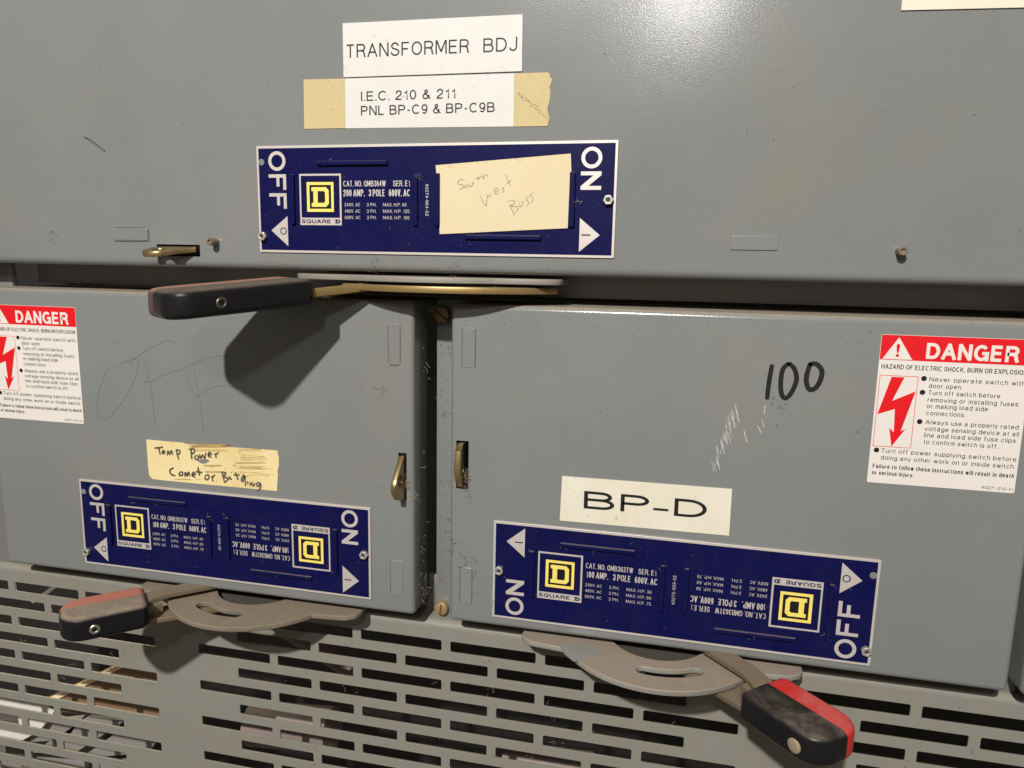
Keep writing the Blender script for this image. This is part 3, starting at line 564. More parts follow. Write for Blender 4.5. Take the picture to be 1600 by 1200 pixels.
# ------------------------------------------------------------------ nameplates
def plate(cx, cy, H, ang, flip, top, label):
    t = thing('nameplate', (cx, cy, 0), label, 'nameplate', 'navy nameplates riveted to the doors')
    c, s = math.cos(ang), math.sin(ang)
    def P(p):
        x, y = (-p[0], -p[1]) if flip else (p[0], p[1])
        return (cx + c * x - s * y, cy + s * x + c * y, p[2])
    def put(name, mat, geo, z=None, parent=None, sm=35):
        m = MB()
        for v, f in geo: m.add([P(p if z is None else (p[0], p[1], z)) for p in v], f)
        return m.build(name, mat, parent or t, sm)
    h = H / 2
    put('plate', M['alu'], [flat([rect(-100, -h, 100, h, 0.6)], 0.04, 0.9, 0.12)])
    put('navy_field', M['navy'], [flat([rect(-98.7, -h + 1.35, 98.7, h - 1.35, 0.2)], 0.99)], sm=0)
    z1, z2, z3, z4 = 1.05, 1.11, 1.17, 1.23
    # OFF reading downwards at the left, ON at the right
    bars = []
    def letter_O(x, y): bars.append(flat([disc(x, y, 5.25, 40), disc(x, y, 3.4, 36)], z1))
    def letter_F(y): bars.append(flat([[(-92.8, y), (-82.2, y), (-82.2, y - 8.4), (-84.05, y - 8.4), (-84.05, y - 1.8), (-86.3, y - 1.8), (-86.3, y - 6.6), (-88.1, y - 6.6), (-88.1, y - 1.8), (-92.8, y - 1.8)]], z1))
    letter_O(-87.5, 20.8); letter_F(13.7); letter_F(3.5)
    put('off_lettering', M['alu'], bars, sm=0); bars.clear()
    letter_O(87.0, 20.6)
    bars.append(flat([[(81.8, 13.9), (92.2, 13.9), (92.2, 12.1), (85.7, 6.8), (92.2, 6.8), (92.2, 4.9), (81.8, 4.9), (81.8, 6.7), (88.2, 12.0), (81.8, 12.0)]], z1))
    put('on_lettering', M['alu'], bars, sm=0)
    a1 = put('off_arrow', M['alu'], [flat([[(-82, -8.9), (-92.2, -16.8), (-82, -25.4)]], z1)], sm=0)
    a2 = put('on_arrow', M['alu'], [flat([[(82, -9), (92.4, -17.5), (82, -26)]], z1)], sm=0)
    put('arrow_symbol', M['navy'], [flat([disc(-84.7, -17.1, 2.0, 24), disc(-84.7, -17.1, 1.45, 24)], z2)], parent=a1, sm=0)
    put('arrow_symbol', M['navy'], [flat([rect(83.1, -17.85, 87.6, -17.2)], z2)], parent=a2, sm=0)
    halves = [1] if top else [1, -1]
    for d in halves:
        small = []; frame = []; yel = []; blk = []; dk = []
        R = lambda g: ([(d * p[0], d * p[1], p[2]) for p in g[0]], g[1])
        T = lambda *a, **k: small.append(R(text(*a, z=z1, **k)))
        if top: T('CAT. NO. QMB364W', -48, 7.0, 3.0, 24.6, weight=.125); T('200 AMP.', -48, 1.8, 3.6, 12.4, weight=.145); T('3 POLE', -33.2, 1.8, 3.6, 9.3, weight=.145); T('600V. AC', -21.6, 1.8, 3.6, 12.0, weight=.145)
        else: T('CAT. NO. QMB363TW', -47.6, 7.0, 3.0, 25.6, weight=.125); T('100 AMP.', -47.2, 1.7, 3.6, 12.0, weight=.145); T('3 POLE', -32.6, 1.7, 3.6, 9.6, weight=.145); T('600V. AC', -20.8, 1.7, 3.6, 12.0, weight=.145)
        T('SER. E1', -19.2, 7.0, 3.0, 9.6, weight=.125)
        hp = ('60', '125', '150') if top else ('30', '60', '75')
        for k, (vv, hh) in enumerate(zip(('240V. AC', '480V. AC', '600V. AC'), hp)):
            y = -3.5 - 3.4 * k
            T(vv, -47.4, y, 1.75, 9.2, weight=.12); T('3 PH.', -34.4, y, 1.75, 5.4, weight=.12); T('MAX. H.P. ' + hh, -25.0, y, 1.75, 13.4 if len(hh) < 3 else 15.0, weight=.12)
        frame.append(R(flat([rect(-74.2, -13.7, -49.3, 13.8), rect(-73.3, -9.7, -50.3, 12.8)], z1)))
        dk.append(R(text('SQUARE', -73.3, -12.7, 2.1, 17.6, weight=.2, z=z2, stretch=1.3)))
        dk.append(R(flat([[(-53.3, -12.7), (-53.3, -12.1), (-52.7, -12.1), (-52.7, -11.2), (-53.3, -11.2), (-53.3, -10.6), (-50.9, -10.6), (-50.2, -11.2), (-50.2, -12.1), (-50.9, -12.7)], [(-51.9, -12.1), (-51.2, -12.1), (-50.95, -11.9), (-50.95, -11.4), (-51.2, -11.2), (-51.9, -11.2)]], z2)))
        blk.append(R(flat([rect(-69.6, -6.2, -53.9, 9.2)], z1)))
        yel.append(R(flat([rect(-69.8, -6.5, -53.8, 9.4), rect(-68.2, -4.9, -55.3, 7.9)], z2)))
        yel.append(R(flat([[(-67.0, -3.8), (-58.3, -3.8), (-56.7, -2.1), (-56.7, 5.0), (-58.3, 6.7), (-67.0, 6.7), (-67.0, 4.6), (-65.9, 4.6), (-65.9, -1.7), (-67.0, -1.7)],
                           [(-63.3, -1.7), (-59.6, -1.7), (-58.9, -1.0), (-58.9, 3.9), (-59.6, 4.6), (-63.3, 4.6)]], z2)))
        put('rating_lettering', M['alu'], small, sm=0)
        e = put('emblem', M['alu'], frame, sm=0)
        put('emblem_ground', M['black_enamel'], blk, parent=e, sm=0); put('emblem_mark', M['yellow'], yel, parent=e, sm=0); put('emblem_lettering', M['navy'], dk, parent=e, sm=0)
    v, f = text('40274-964-02' if top else '40274-959-02', 0, 0, 1.7, 16.6, weight=.13, z=z1)
    put('number_lettering', M['alu'], [([(-0.9 + p[1], 8.2 - p[0], p[2]) for p in v], f)], sm=0)
    # raised card clips
    clips = [(-79.5, -13.5, -76.9, 13.5), (-7.6, -13.5, -5.0, 13.0), (5.0, -13.7, 7.4, 13.4), (76.2, -13.7, 79.4, 13.5), (-63.2, 18.0, -22, 20.4), (21.4, -20.4, 62.2, -18.0)]
    for a in clips:
        if top and a[0] > 70: a = (76.3, -13.7, 79.3, 13.6)
        put('card_clip', M['navy'], [flat([rect(*a, 0.5)], 0.9, 1.75, 0.5)])
    # nuts and the empty hole
    hs_ = -1 if flip else 1
    for x, y in ((-97.2, -20.1 * hs_), (96.2, -0.2)):
        hx = disc(x, y, 2.65, 6, a0=random.random())
        nb = put('lock_nut', M['nut'], [flat([hx, disc(x, y, 1.1, 16)], 0.95, 2.6, 0.3)])
        put('stud_end', M['bore'], [flat([disc(x, y, 1.12, 16)], 2.9)], parent=nb, sm=0)
    put('rivet_hole', M['paint'], [flat([disc(-97.0, 20.3 * hs_, 1.75, 24)], 1.02)], sm=0)
    return t
plate(0, 0, 57.9, 0, False, True, 'navy nameplate holding a cream card, on the upper door')
plate(-134.9, -202.5, 56.8, -0.002, False, False, 'dusty navy nameplate under the yellow tape, OFF at its left end')
plate(139.2, -203.6, 57.4, -0.004, True, False, 'navy nameplate under the BP-D label, ON at its left end')

# ------------------------------------------------------------------ labels and stickers
def sheet(name, outline, z, th, mat, label, cat, group=None, fn=None, holes=()):
    v, f = flat([outline, *holes], z, th, 0.05, None, 1)
    cx = sum(p[0] for p in outline) / len(outline); cy = min(p[1] for p in outline)
    m = MB(); m.add([fn(p) for p in v] if fn else v, f)
    return tag(m.build(name, mat, smooth=30, pos=(cx, cy, z)), label, cat, group)
def onto(parent, name, mat, geo):
    m = MB()
    for v, f in geo: m.add(v, f)
    return m.build(name, mat, parent, 0)
lb = sheet('label_plate', [(-46.9, 63.4), (50.2, 63.0), (50.0, 89.8), (-46.9, 90.3)], 0.04, 0.7, M['white'], 'white label reading TRANSFORMER BDJ, topmost on the upper door', 'label')
def rotg(g, a, x, y):
    c, s = math.cos(a), math.sin(a); return [(x + c * (p[0] - x) - s * (p[1] - y), y + s * (p[0] - x) + c * (p[1] - y), p[2]) for p in g[0]], g[1]
onto(lb, 'lettering', M['ink'], [rotg(text('TRANSFORMER', -45.2, 73.0, 6.7, 67.6, weight=.115, z=0.8), -0.003, -45, 73), text('BDJ', 29.9, 72.7, 6.7, 17.6, weight=.115, z=0.8)])
lb = sheet('paper_label', [(-48.2, 37.5), (47.4, 36.5), (47.0, 62.3), (-47.9, 62.9)], 0.05, 0.16, M['white'], 'white paper label reading I.E.C. 210 & 211, taped at both ends', 'label')
onto(lb, 'lettering', M['ink'], [text('I.E.C. 210 & 211', -37.3, 51.1, 4.9, 52.6, weight=.14, z=0.27), text('PNL BP-C9 & BP-C9B', -37.4, 43.8, 4.9, 73.6, weight=.14, z=0.27)])
sheet('masking_tape', [(-70.8, 37.6), (-46.6, 37.55), (-46.3, 62.8), (-58, 63.0), (-70.4, 63.2)], 0.24, 0.12, M['tape'], 'clean-edged strip of masking tape at the left end of the paper label', 'tape', 'tape strips holding the paper label')
tr = [(46.2, 36.4), (63.9, 36.3), (64.3, 38.2), (64.9, 39.8), (64.2, 42), (63.6, 44.6), (64.6, 48), (65.0, 52.3), (64.5, 55.2), (65.3, 57), (65.6, 58.9), (64.4, 60), (64.6, 61.2), (63.3, 62.1), (46.0, 62.2)]
tp = sheet('masking_tape', tr, 0.26, 0.12, M['tape'], 'torn strip of masking tape at the right end of the paper label', 'tape', 'tape strips holding the paper label')
mb = MB()
for k in range(60):
    u = k / 60; x = 48 + 16 * u + random.uniform(-.6, .6); y = 53 - 13 * u + random.uniform(-1.1, 1.1)
    stroke(mb, [(x, y), (x + random.uniform(.1, .6), y + random.uniform(-.5, .2))], random.uniform(.15, .5), 0.42, .4, 2, .4)
mb.build('ink_smear', M['soft_ink'], tp, 0)
sheet('label_plate', [(223.4, 82.6), (300, 80.4), (300, 110), (223.2, 112)], 0.04, 0.7, M['cream'], 'blank lower edge of a cream label at the top right corner', 'label')
lb = sheet('label_plate', [(76.3, -171.0), (165.6, -170.4), (165.5, -145.1), (76.9, -145.7)], 0.04, 0.35, M['cream'], 'cream label reading BP-D on the lower right door', 'label')
onto(lb, 'lettering', M['ink'], [text('B', 89.2, -162.7, 9.8, 16.4, weight=.15, z=0.46, stretch=1.45), text('P', 108.9, -162.5, 9.7, 15.0, weight=.15, z=0.46, stretch=1.45), flat([rect(126.2, -160.2, 134.0, -158.9)], 0.46), text('D', 137.0, -162.3, 9.7, 16.6, weight=.15, z=0.46, stretch=1.45)])
# handwritten card in the clips of the upper nameplate
cd = sheet('note_card', [(7.2, -17.9), (76.0, -14.2), (76.3, 13.6), (77.0, 13.8), (76.4, 22.6), (45, 20.4), (4.9, 17.6), (5.3, 13.6), (7.3, 13.5)], 1.35, 0.3, M['card'], 'cream card pencilled South West Buss, tucked into the upper nameplate', 'card')
mb = MB(); q = Z(670, 210, 1600 / 310)
for pts in ([(290, 370), (255, 365), (232, 395), (275, 410), (280, 430), (240, 445)], [(303, 403), (285, 420), (300, 432), (318, 415), (303, 403)], [(330, 388), (330, 420), (350, 415), (358, 385), (364, 408)],
            [(395, 335), (408, 372)], [(372, 365), (430, 340)], [(425, 305), (440, 358), (452, 328), (470, 328), (480, 350)],
            [(412, 485), (432, 535), (462, 578), (468, 530), (478, 490), (492, 505), (500, 470)], [(530, 465), (562, 452), (545, 432), (527, 460), (545, 482), (568, 468)], [(612, 428), (590, 436), (608, 455), (592, 470)],
            [(615, 315), (640, 370), (662, 417)], [(628, 402), (664, 368)],
            [(650, 560), (672, 612), (695, 662)], [(622, 545), (682, 530), (690, 555), (660, 580), (712, 582), (718, 605), (682, 642)], [(735, 540), (735, 582), (755, 572), (758, 530)],
            [(812, 498), (785, 520), (806, 550), (786, 588)], [(846, 470), (820, 490), (842, 522), (826, 556)]):
    stroke(mb, q(pts, 1.6), 0.3, 1.70, 0.3, 5, 0.25)
mb.build('pencil_writing', M['pencil_note'], cd, 0)
mb = MB()
for k in range(40):
    x = random.uniform(8, 74); y = 17.6 + (x - 5) * 0.069 - random.expovariate(0.9) - 0.2
    stroke(mb, [(x, y), (x + random.uniform(-.6, .8), y + random.uniform(-.5, .3))], random.uniform(.15, .55), 1.69, .4, 2, .4)
mb.build('dirt_marks', M['scribble'], cd, 0)
# yellow tape with felt pen writing on the lower left door
hole = smooth_path([(-148.4, -155.0), (-146.5, -156.4), (-144.2, -156.9), (-141.8, -156.2), (-139.7, -154.6), (-142.4, -153.6), (-145.4, -154.1)], 3)
tp = sheet('masking_tape', [(-183.5, -144.4), (-170, -144.55), (-156.8, -144.6), (-155.8, -145.3), (-150, -144.9), (-124.7, -144.9), (-93.8, -144.6), (-93.0, -149), (-93.1, -153.8), (-94.2, -157.5), (-93.9, -160), (-94.6, -165), (-94.9, -169.7), (-140.5, -169.8), (-173.5, -169.8), (-180.7, -169.6), (-183.0, -167.4), (-183.4, -161.2)],
           0.04, 0.12, M['old_tape'], 'yellowed masking tape with felt pen handwriting above the lower left nameplate', 'tape', holes=[hole])
q = Z(220, 680, 1600 / 230); mb = MB()
for pts in ([(150, 140), (245, 130)], [(200, 135), (206, 175), (216, 212)], [(236, 190), (262, 182), (250, 165), (236, 190), (262, 206)], [(288, 222), (298, 172), (316, 208), (334, 168), (350, 216)], [(385, 150), (398, 205), (416, 266)], [(385, 165), (420, 162), (428, 192), (396, 212)],
            [(552, 140), (552, 200), (558, 262)], [(522, 155), (580, 148), (584, 186), (556, 204)], [(604, 215), (590, 245), (612, 268), (632, 240), (608, 215)], [(640, 205), (656, 250), (676, 212), (696, 250), (712, 188)], [(735, 218), (766, 206), (750, 185), (736, 222), (772, 242)], [(810, 195), (824, 250)], [(815, 212), (850, 186)],
            [(362, 352), (320, 380), (334, 425), (380, 440)], [(428, 398), (420, 430), (452, 436), (456, 402), (428, 398)], [(480, 452), (486, 404), (506, 442), (520, 400), (538, 448)], [(560, 432), (592, 424), (576, 400), (560, 435), (598, 456)], [(622, 345), (634, 400), (642, 442)], [(600, 395), (672, 405)], [(704, 436), (704, 478), (738, 474), (738, 434), (704, 436)], [(772, 445), (788, 502)], [(772, 458), (812, 430)],
            [(886, 400), (900, 460), (916, 520)], [(868, 400), (926, 408), (905, 450), (952, 470), (916, 518)], [(962, 440), (976, 478), (992, 470)], [(986, 402), (990, 408)], [(1030, 400), (1048, 450), (1060, 488)], [(1010, 432), (1076, 430)], [(1124, 420), (1096, 480), (1112, 502), (1130, 440), (1142, 556)], [(1158, 500), (1170, 532)], [(1150, 445), (1156, 452)], [(1190, 552), (1200, 512), (1222, 552), (1238, 520)], [(1288, 508), (1256, 530), (1278, 556), (1300, 520), (1302, 572), (1268, 606)]):
    stroke(mb, q(pts), 1.15, 0.24 + 0.003 * (hash(pts[0]) % 7), 0.65, 5, 0.2)
mb.build('felt_pen_writing', M['soft_ink'], tp, 0)
mb = MB()
def zig(x0, x1, y, n, dy, w=0.28):
    pts = []
    for k in range(n): pts += [(x0 + random.uniform(-15, 15), y + dy * k), (x1 + random.uniform(-25, 25), y + dy * (k + .5) + random.uniform(-5, 5))]
    stroke(mb, q(pts), w, 0.2 + random.random() * .02, 0.5, 5, 0.3)
zig(530, 960, 92, 4, 13); zig(590, 960, 150, 2, 18); zig(1045, 1330, 148, 2, 18); zig(1080, 1370, 215, 3, 26); zig(1010, 1370, 292, 2, 10); zig(1060, 1350, 335, 3, 14); zig(690, 890, 320, 3, 9, .22)
zig(700, 900, 385, 3, 10, .22); zig(1000, 1450, 360, 1, 20); zig(1080, 1460, 395, 1, 60); zig(1150, 1390, 430, 1, 20); zig(380, 550, 470, 2, 10, .2); zig(560, 940, 108, 3, 9, .4)
mb.build('brown_scribble', M['scribble'], tp, 0)
# danger stickers
def danger(x, y, label):
    w, h = 65.0, 73.4
    t = sheet('danger_sticker', [(px + x, py + y) for px, py in rect(0, -h, w, 0, 0.8)], 0.04, 0.14, M['danger_white'], label, 'danger sticker', 'red and white danger stickers')
    sh = lambda g: ([(p[0] + x, p[1] + y, p[2]) for p in g[0]], g[1])
    z1, z2, z3 = 0.24, 0.30, 0.36
    hd = onto(t, 'header_band', M['red_print'], [sh(flat([rect(0.15, -12.1, w - 0.15, -0.15, 0.6)], z1))])
    onto(hd, 'header_lettering', M['danger_white'], [sh(text('DANGER', 20.2, -10.9, 7.6, 39.2, weight=.2, z=z2, gap=.12)), sh(flat([smooth_path([(7.8, -1.5), (8.3, -1.9), (13.9, -10.9), (13.6, -11.7), (2.2, -11.7), (1.9, -10.9), (7.4, -1.9), (7.8, -1.5)], 3)], z2))])
    onto(hd, 'exclamation_mark', M['red_print'], [sh(flat([[(7.0, -5.0), (7.3, -4.4), (8.3, -4.4), (8.6, -5.0), (8.2, -8.6), (7.4, -8.6)]], z3)), sh(flat([disc(7.8, -9.9, 0.75, 16)], z3))])
    k = [sh(text('HAZARD OF ELECTRIC SHOCK, BURN OR EXPLOSION', 1.3, -16.5, 2.25, 62.4, weight=.145, z=z1))]
    for s, yy, xx, wd in (('Never operate switch with', -21.6, 22.9, 40.6), ('door open.', -24.8, 23, None), ('Turn off switch before', -28.1, 23, None), ('removing or installing fuses', -31.5, 23.1, 38.6), ('or making load side', -34.6, 23.1, None), ('connections.', -38, 23.2, None),
                      ('Always use a properly rated', -42.4, 23.3, 39.8), ('voltage sensing device at all', -45.7, 23.3, 40.3), ('line and load side fuse clips', -48.9, 23.3, 39.4), ('to confirm switch is off.', -52.2, 23.4, None),
                      ('Turn off power supplying switch before', -57.9, 5.0, 59.0), ('doing any other work on or inside switch.', -61.4, 5.2, 58.6)):
        k.append(sh(text(s, xx, yy, 2.15, wd, weight=.125, z=z1, kx=1.12)))
    for bx, by in ((20.5, -20.4), (20.5, -27.1), (20.7, -41.4), (2.9, -56.8)): k.append(sh(flat([disc(bx, by, 1.25, 20)], z1)))
    k.append(sh(text('Failure to follow these instructions will result in death', 1.9, -65.9, 2.1, 62, weight=.165, z=z1))); k.append(sh(text('or serious injury.', 1.9, -69.2, 2.1, 18.8, weight=.165, z=z1))); k.append(sh(text('40271-212-01', 50.8, -72.2, 1.4, 13.6, weight=.13, z=z1)))
    onto(t, 'warning_text', M['ink'], k)
    onto(t, 'lightning_bolt', M['red_print'], [sh(flat([[(6.3, -20.3), (12.0, -20.3), (7.6, -32.0), (17.5, -26.8), (12.8, -46.7), (14.9, -45.4), (9.4, -54.6), (7.6, -45.5), (9.8, -47.4), (9.2, -35.9), (1.6, -39.0)]], z1)), sh(flat([rect(1.0, -54.9, 18.1, -19.6), rect(1.25, -54.65, 17.85, -19.85)], z1))])
    return t
danger(-293.3, -64.4, 'red and white danger sticker cut off by the left edge, on the left door')
danger(229.0, -62.5, 'red and white danger sticker at the right edge, on the right door')

# ------------------------------------------------------------------ operating handles and their brackets
def bracket(cx, y, label, mirror, slot=True, R=57, zc=-23, half=60, mat='bracket'):
    def arc(r, a0, a1, n=22): return [(cx + mirror * r * math.cos(math.radians(a0 + (a1 - a0) * k / n)), zc + r * math.sin(math.radians(a0 + (a1 - a0) * k / n))) for k in range(n + 1)]
    out = [(cx + mirror * 76, -30), (cx + mirror * 76, -3.0), (cx + mirror * 74, 0.5), (cx + mirror * 69, 3.4), (cx + mirror * 57, 4.8)] + arc(R, 90 - half, 90 + half) + [(cx - mirror * 57, 4.8), (cx - mirror * 69, 3.4), (cx - mirror * 74, 0.5), (cx - mirror * 76, -3.0), (cx - mirror * 76, -30)] + (arc(28, 180, 0, 16) if slot else [])
    out = [out[0]] + out[1:]
    hs = []
    if slot:
        A0, A1, rc, hw = math.radians(99), math.radians(59), 40.5, 3.6
        pol = lambda r, t: (cx + mirror * r * math.cos(t), -23 + r * math.sin(t))
        lp = [pol(rc + hw, A0 + (A1 - A0) * k / 10) for k in range(11)]
        for sg, A, st in ((-1, A1, 0), (1, A0, math.pi)):
            c0 = (rc * math.cos(A), rc * math.sin(A))
            for k in range(1, 8):
                t = A + st - math.pi * k / 8; lp.append((cx + mirror * (c0[0] + hw * math.cos(t)), -23 + c0[1] + hw * math.sin(t)))
            if sg < 0: lp += [pol(rc - hw, A1 + (A0 - A1) * k / 10) for k in range(11)]
        hs = [lp]
    v, f = curve_mesh([out] + hs, 3.0, 0.5, 2)
    m = MB(); m.add([(p[0], y - p[2], p[1]) for p in v], f)
    t = m.build('handle_bracket', M[mat], smooth=35, pos=(cx, y - 3, 0))
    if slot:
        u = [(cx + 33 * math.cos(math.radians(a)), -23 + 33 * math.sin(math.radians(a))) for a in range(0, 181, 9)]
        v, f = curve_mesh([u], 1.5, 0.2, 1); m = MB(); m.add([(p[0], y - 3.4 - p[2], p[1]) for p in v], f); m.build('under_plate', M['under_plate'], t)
    return tag(t, label, 'bracket', 'curved brackets under the doors')
bracket(-3, -40.4, 'grey curved bracket plate jutting out below the upper door', -1, False, 85, -67, 31)
bracket(-120.5, -242.6, 'tan dust covered bracket with a slot, under the lower left door', -1, mat='bracket_dusty')
br = bracket(132, -242.6, 'slotted bracket with a bare grey patch, under the lower right door', 1)
m = MB(); v, f = curve_mesh([smooth_path([(79.5, 5.5), (83, 12), (89.5, 18.5), (92, 15), (97, 10.5), (104, 6.5), (101, 3), (96, 1), (88, 1.5), (82, 2.5), (79.5, 5.5)], 3)[:-1]])
m.add([(p[0], -242.54, p[1]) for p in v], f); m.build('bare_patch', M['bare'], br, 0)

def handle(px, pz, y, ang, r0, r1, width, th, mats, label, sag=0.0, bolt='socket', bolt_u=0.7, ring=False, arm_mat='brass_dirty', woff=0.0):
    """lever swinging in a level plane about (px, pz); ang from +X towards the viewer; front = side facing the viewer"""
    t = thing('switch_handle', (px, y, pz), label, 'switch handle', 'black and red switch handles')
    ux, uz = math.cos(ang), math.sin(ang)
    sgn = 1 if ux < 0 else -1            # the black side faces the viewer
    wx, wz = sgn * uz, -sgn * ux
    def P(u, w, hgt):
        d = max(0, u - 58) * math.tan(sag)
        return (px + u * ux + (w + woff) * wx, y + hgt - d, pz + u * uz + (w + woff) * wz)
    hw = width / 2
    rr = 12.5; seam = -2.6
    o = [(r0, -(hw - 3)), (r0 + 3, -hw)]
    for k in range(9):
        a = math.radians(-90 + 90 * k / 8); o.append((r1 - rr + rr * math.cos(a), -hw + rr + rr * math.sin(a)))
    for k in range(9):
        a = math.radians(90 * k / 8); o.append((r1 - rr + rr * math.cos(a), hw - rr + rr * math.sin(a)))
    o += [(r0 + 3, hw), (r0, hw - 3)]
    for sign, key, nm in ((1, 0, 'grip_front'), (-1, 1, 'grip_back')):
        v, f = curve_mesh([o], th, 3.2, 4)
        m = MB(); m.add([P(p[0], p[1], p[2] - th / 2) for p in v], f); g = m.build(nm, M[mats[key]], None, 40)
        c = MB(); e = seam + 0.05 * sign; lo, hi = (-60, e) if sign > 0 else (e, 60)
        c.add([P(uu, ww, hh) for hh in (-40, 40) for ww in (lo, hi) for uu in (r0 - 30, r1 + 30)], [(0, 1, 3, 2), (4, 5, 7, 6), (0, 1, 5, 4), (2, 3, 7, 6), (0, 2, 6, 4), (1, 3, 7, 5)])
        cut(g, c)
        if not g.data.materials: g.data.materials.append(M[mats[key]])
        for p in g.data.polygons: p.use_smooth = True
        g.data.set_sharp_from_angle(angle=math.radians(40)); g.data.name = nm
        for vv in g.data.vertices: vv.co -= origin(t)
        g.parent = t
        if sign > 0:
            bu = r0 + (r1 - r0) * bolt_u
            if bolt == 'socket': pr = [(2.8, -1), (2.8, 0.15), (2.4, 0.5), (1.6, 0.5), (1.35, 0.3), (1.25, -0.5), (0.05, -0.5)]
            else: pr = [(3.4, -1), (3.4, 0.3), (2.9, 0.7), (1.5, 0.95), (0.05, 1.0)]
            v, f = lathe(pr, 24)
            m = MB(); m.add([P(bu + p[0], hw + p[2], p[1] - 0.6) for p in v], f); m.build('grip_bolt', M['old_steel' if ring else 'steel' if bolt == 'socket' else 'tan'], g, 40)
    # lever: one bar above and one below the bracket, joined into a shank inside the grip
    m = MB()
    if ring:
        RC = (5, -63.5)
        ring_o = [(RC[0] + 85 * math.cos(math.radians(a)), RC[1] + 85 * math.sin(math.radians(a))) for a in range(40, 131, 3)]
        ring_i = [(RC[0] + 62 * math.cos(math.radians(a)), RC[1] + 62 * math.sin(math.radians(a))) for a in range(130, 39, -3)]
        v, f = curve_mesh([ring_o + ring_i], 3.4, 0.4, 1); m.add([(p[0], -45 - p[2], p[1]) for p in v], f)
        v, f = curve_mesh([[(-31, 7.5), (-55, 27), (-66, 40), (-84, 16), (-50, -14)]], 4.6, 0.4, 1)
        m.add([(p[0], -44.2 - p[2] + 0.16 * min(0, p[0] + 34), p[1]) for p in v], f)
    else:
        v, f = curve_mesh([[(30, -14), (56, -14), (66, -12), (r0 + 6, -9), (r0 + 6, 6), (66, 0), (58, -3), (30, -3)]], 3.0, 0.4, 1)
        m.add([P(p[0], p[1], p[2] + 0.9) for p in v], f)
        v, f = curve_mesh([[(28, -10.5), (56, -9), (64, -8), (r0 + 6, -7), (r0 + 6, 7), (64, 8), (56, 9), (28, 10.5)]], 3.0, 0.4, 1)
        m.add([P(p[0], p[1], p[2] - 8.8) for p in v], f)
        v, f = curve_mesh([[(61.5, -8), (r0 + 4, -7), (r0 + 4, 5), (61.5, 2)]], 8.0, 0.3, 1)
        m.add([P(p[0], p[1], p[2] - 7) for p in v], f)
    m.build('lever', M[arm_mat], t, 35)
    return t
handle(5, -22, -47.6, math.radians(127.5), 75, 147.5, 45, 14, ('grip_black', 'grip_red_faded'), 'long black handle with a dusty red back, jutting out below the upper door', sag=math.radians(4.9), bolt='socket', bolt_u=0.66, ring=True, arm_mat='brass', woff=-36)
handle(-119, -23, -240.6, math.radians(136), 70, 115, 32, 14.5, ('grip_black_dusty', 'grip_red_dusty'), 'dust covered black and faded red handle below the lower left door', bolt='socket', bolt_u=0.62)
handle(134, -23, -240.6, math.radians(47), 72, 118.5, 32, 14.5, ('grip_black_clean', 'grip_red'), 'black and bright red handle below the lower right door', bolt='rivet', bolt_u=0.72)

# ------------------------------------------------------------------ what shows through the vent slots
def slab(name, pts, z, depth, mat, label, cat, group=None):
    """a solid bar whose front outline is pts"""
    m = MB(); v, f = flat([pts], z - depth, depth, 0.4, None, 1); m.add(v, f)
    return tag(m.build(name, mat, smooth=30, pos=(pts[0][0], pts[0][1], z)), label, cat, group)
zi = -70
A = lambda l, z=zi: [at(a, b, z) for a, b in l]
bd = slab('board', A([(300, 982), (255, 1128), (90, 1112), (62, 1096)], zi), zi, 4, M['board'], 'tan board with an edge painted pale as lit behind the left vent slots', 'board')
m = MB(); v, f = flat([A([(272, 996), (285, 998), (76, 1100), (58, 1100)], zi + 2)], zi + 0.3, 1.5, 0.4, None, 1); m.add(v, f); m.build('painted_lit_edge', M['painted_lit_edge'], bd, 30)  # pale strip painting the light along the edge
slab('white_block', A([(-40, 1080), (95, 1098), (62, 1142), (30, 1160), (-40, 1172)]), zi, 5, M['porcelain'], 'bright white block behind the lowest left vent slots', 'block')
for k, l in enumerate(([(70, 1126), (132, 1118), (104, 1156), (44, 1160)], [(140, 1118), (196, 1126), (112, 1180), (50, 1176)], [(206, 1128), (262, 1134), (232, 1176), (124, 1186)], [(2, 1178), (44, 1182), (20, 1220), (-40, 1220)], [(56, 1184), (140, 1190), (120, 1232), (30, 1230)], [(150, 1186), (252, 1188), (262, 1232), (132, 1232)])):
    slab('metal_bar', A(l, zi - 8), zi - 8, 2, M['bar'], 'grey metal bar crossing behind the lowest left vent slots', 'bar', 'grey bars behind the left vent slots')
def fuse(px0, py0, px1, py1, r, z, label):
    a, b = at(px0, py0, z), at(px1, py1, z); m = MB(); tube(m, [(*a, z), ((a[0] + b[0]) / 2, (a[1] + b[1]) / 2, z), (*b, z)], r, 20, 3)
    tag(m.build('tube', M['fuse'], smooth=50, pos=(*a, z)), label, 'tube', 'pinkish tubes inside the cabinet')
fuse(395, 1130, 520, 1140, 16, -72, 'pinkish tube behind the slots right of the blank strip')
fuse(790, 1190, 930, 1200, 12, -72, 'dim pinkish tube behind the lowest slots under the right door')
fuse(445, 980, 560, 1052, 7, -80, 'slim pale tube behind slots below the left nameplate')
m = MB(); p = [at(52, 940, -55), at(70, 928, -55), at(88, 914, -55)]; tube(m, [(*a, -55) for a in p], 1.6, 10)
tag(m.build('wire', M['porcelain'], smooth=50, pos=(*p[0], -55)), 'short white wire behind the top left vent slot', 'wire')

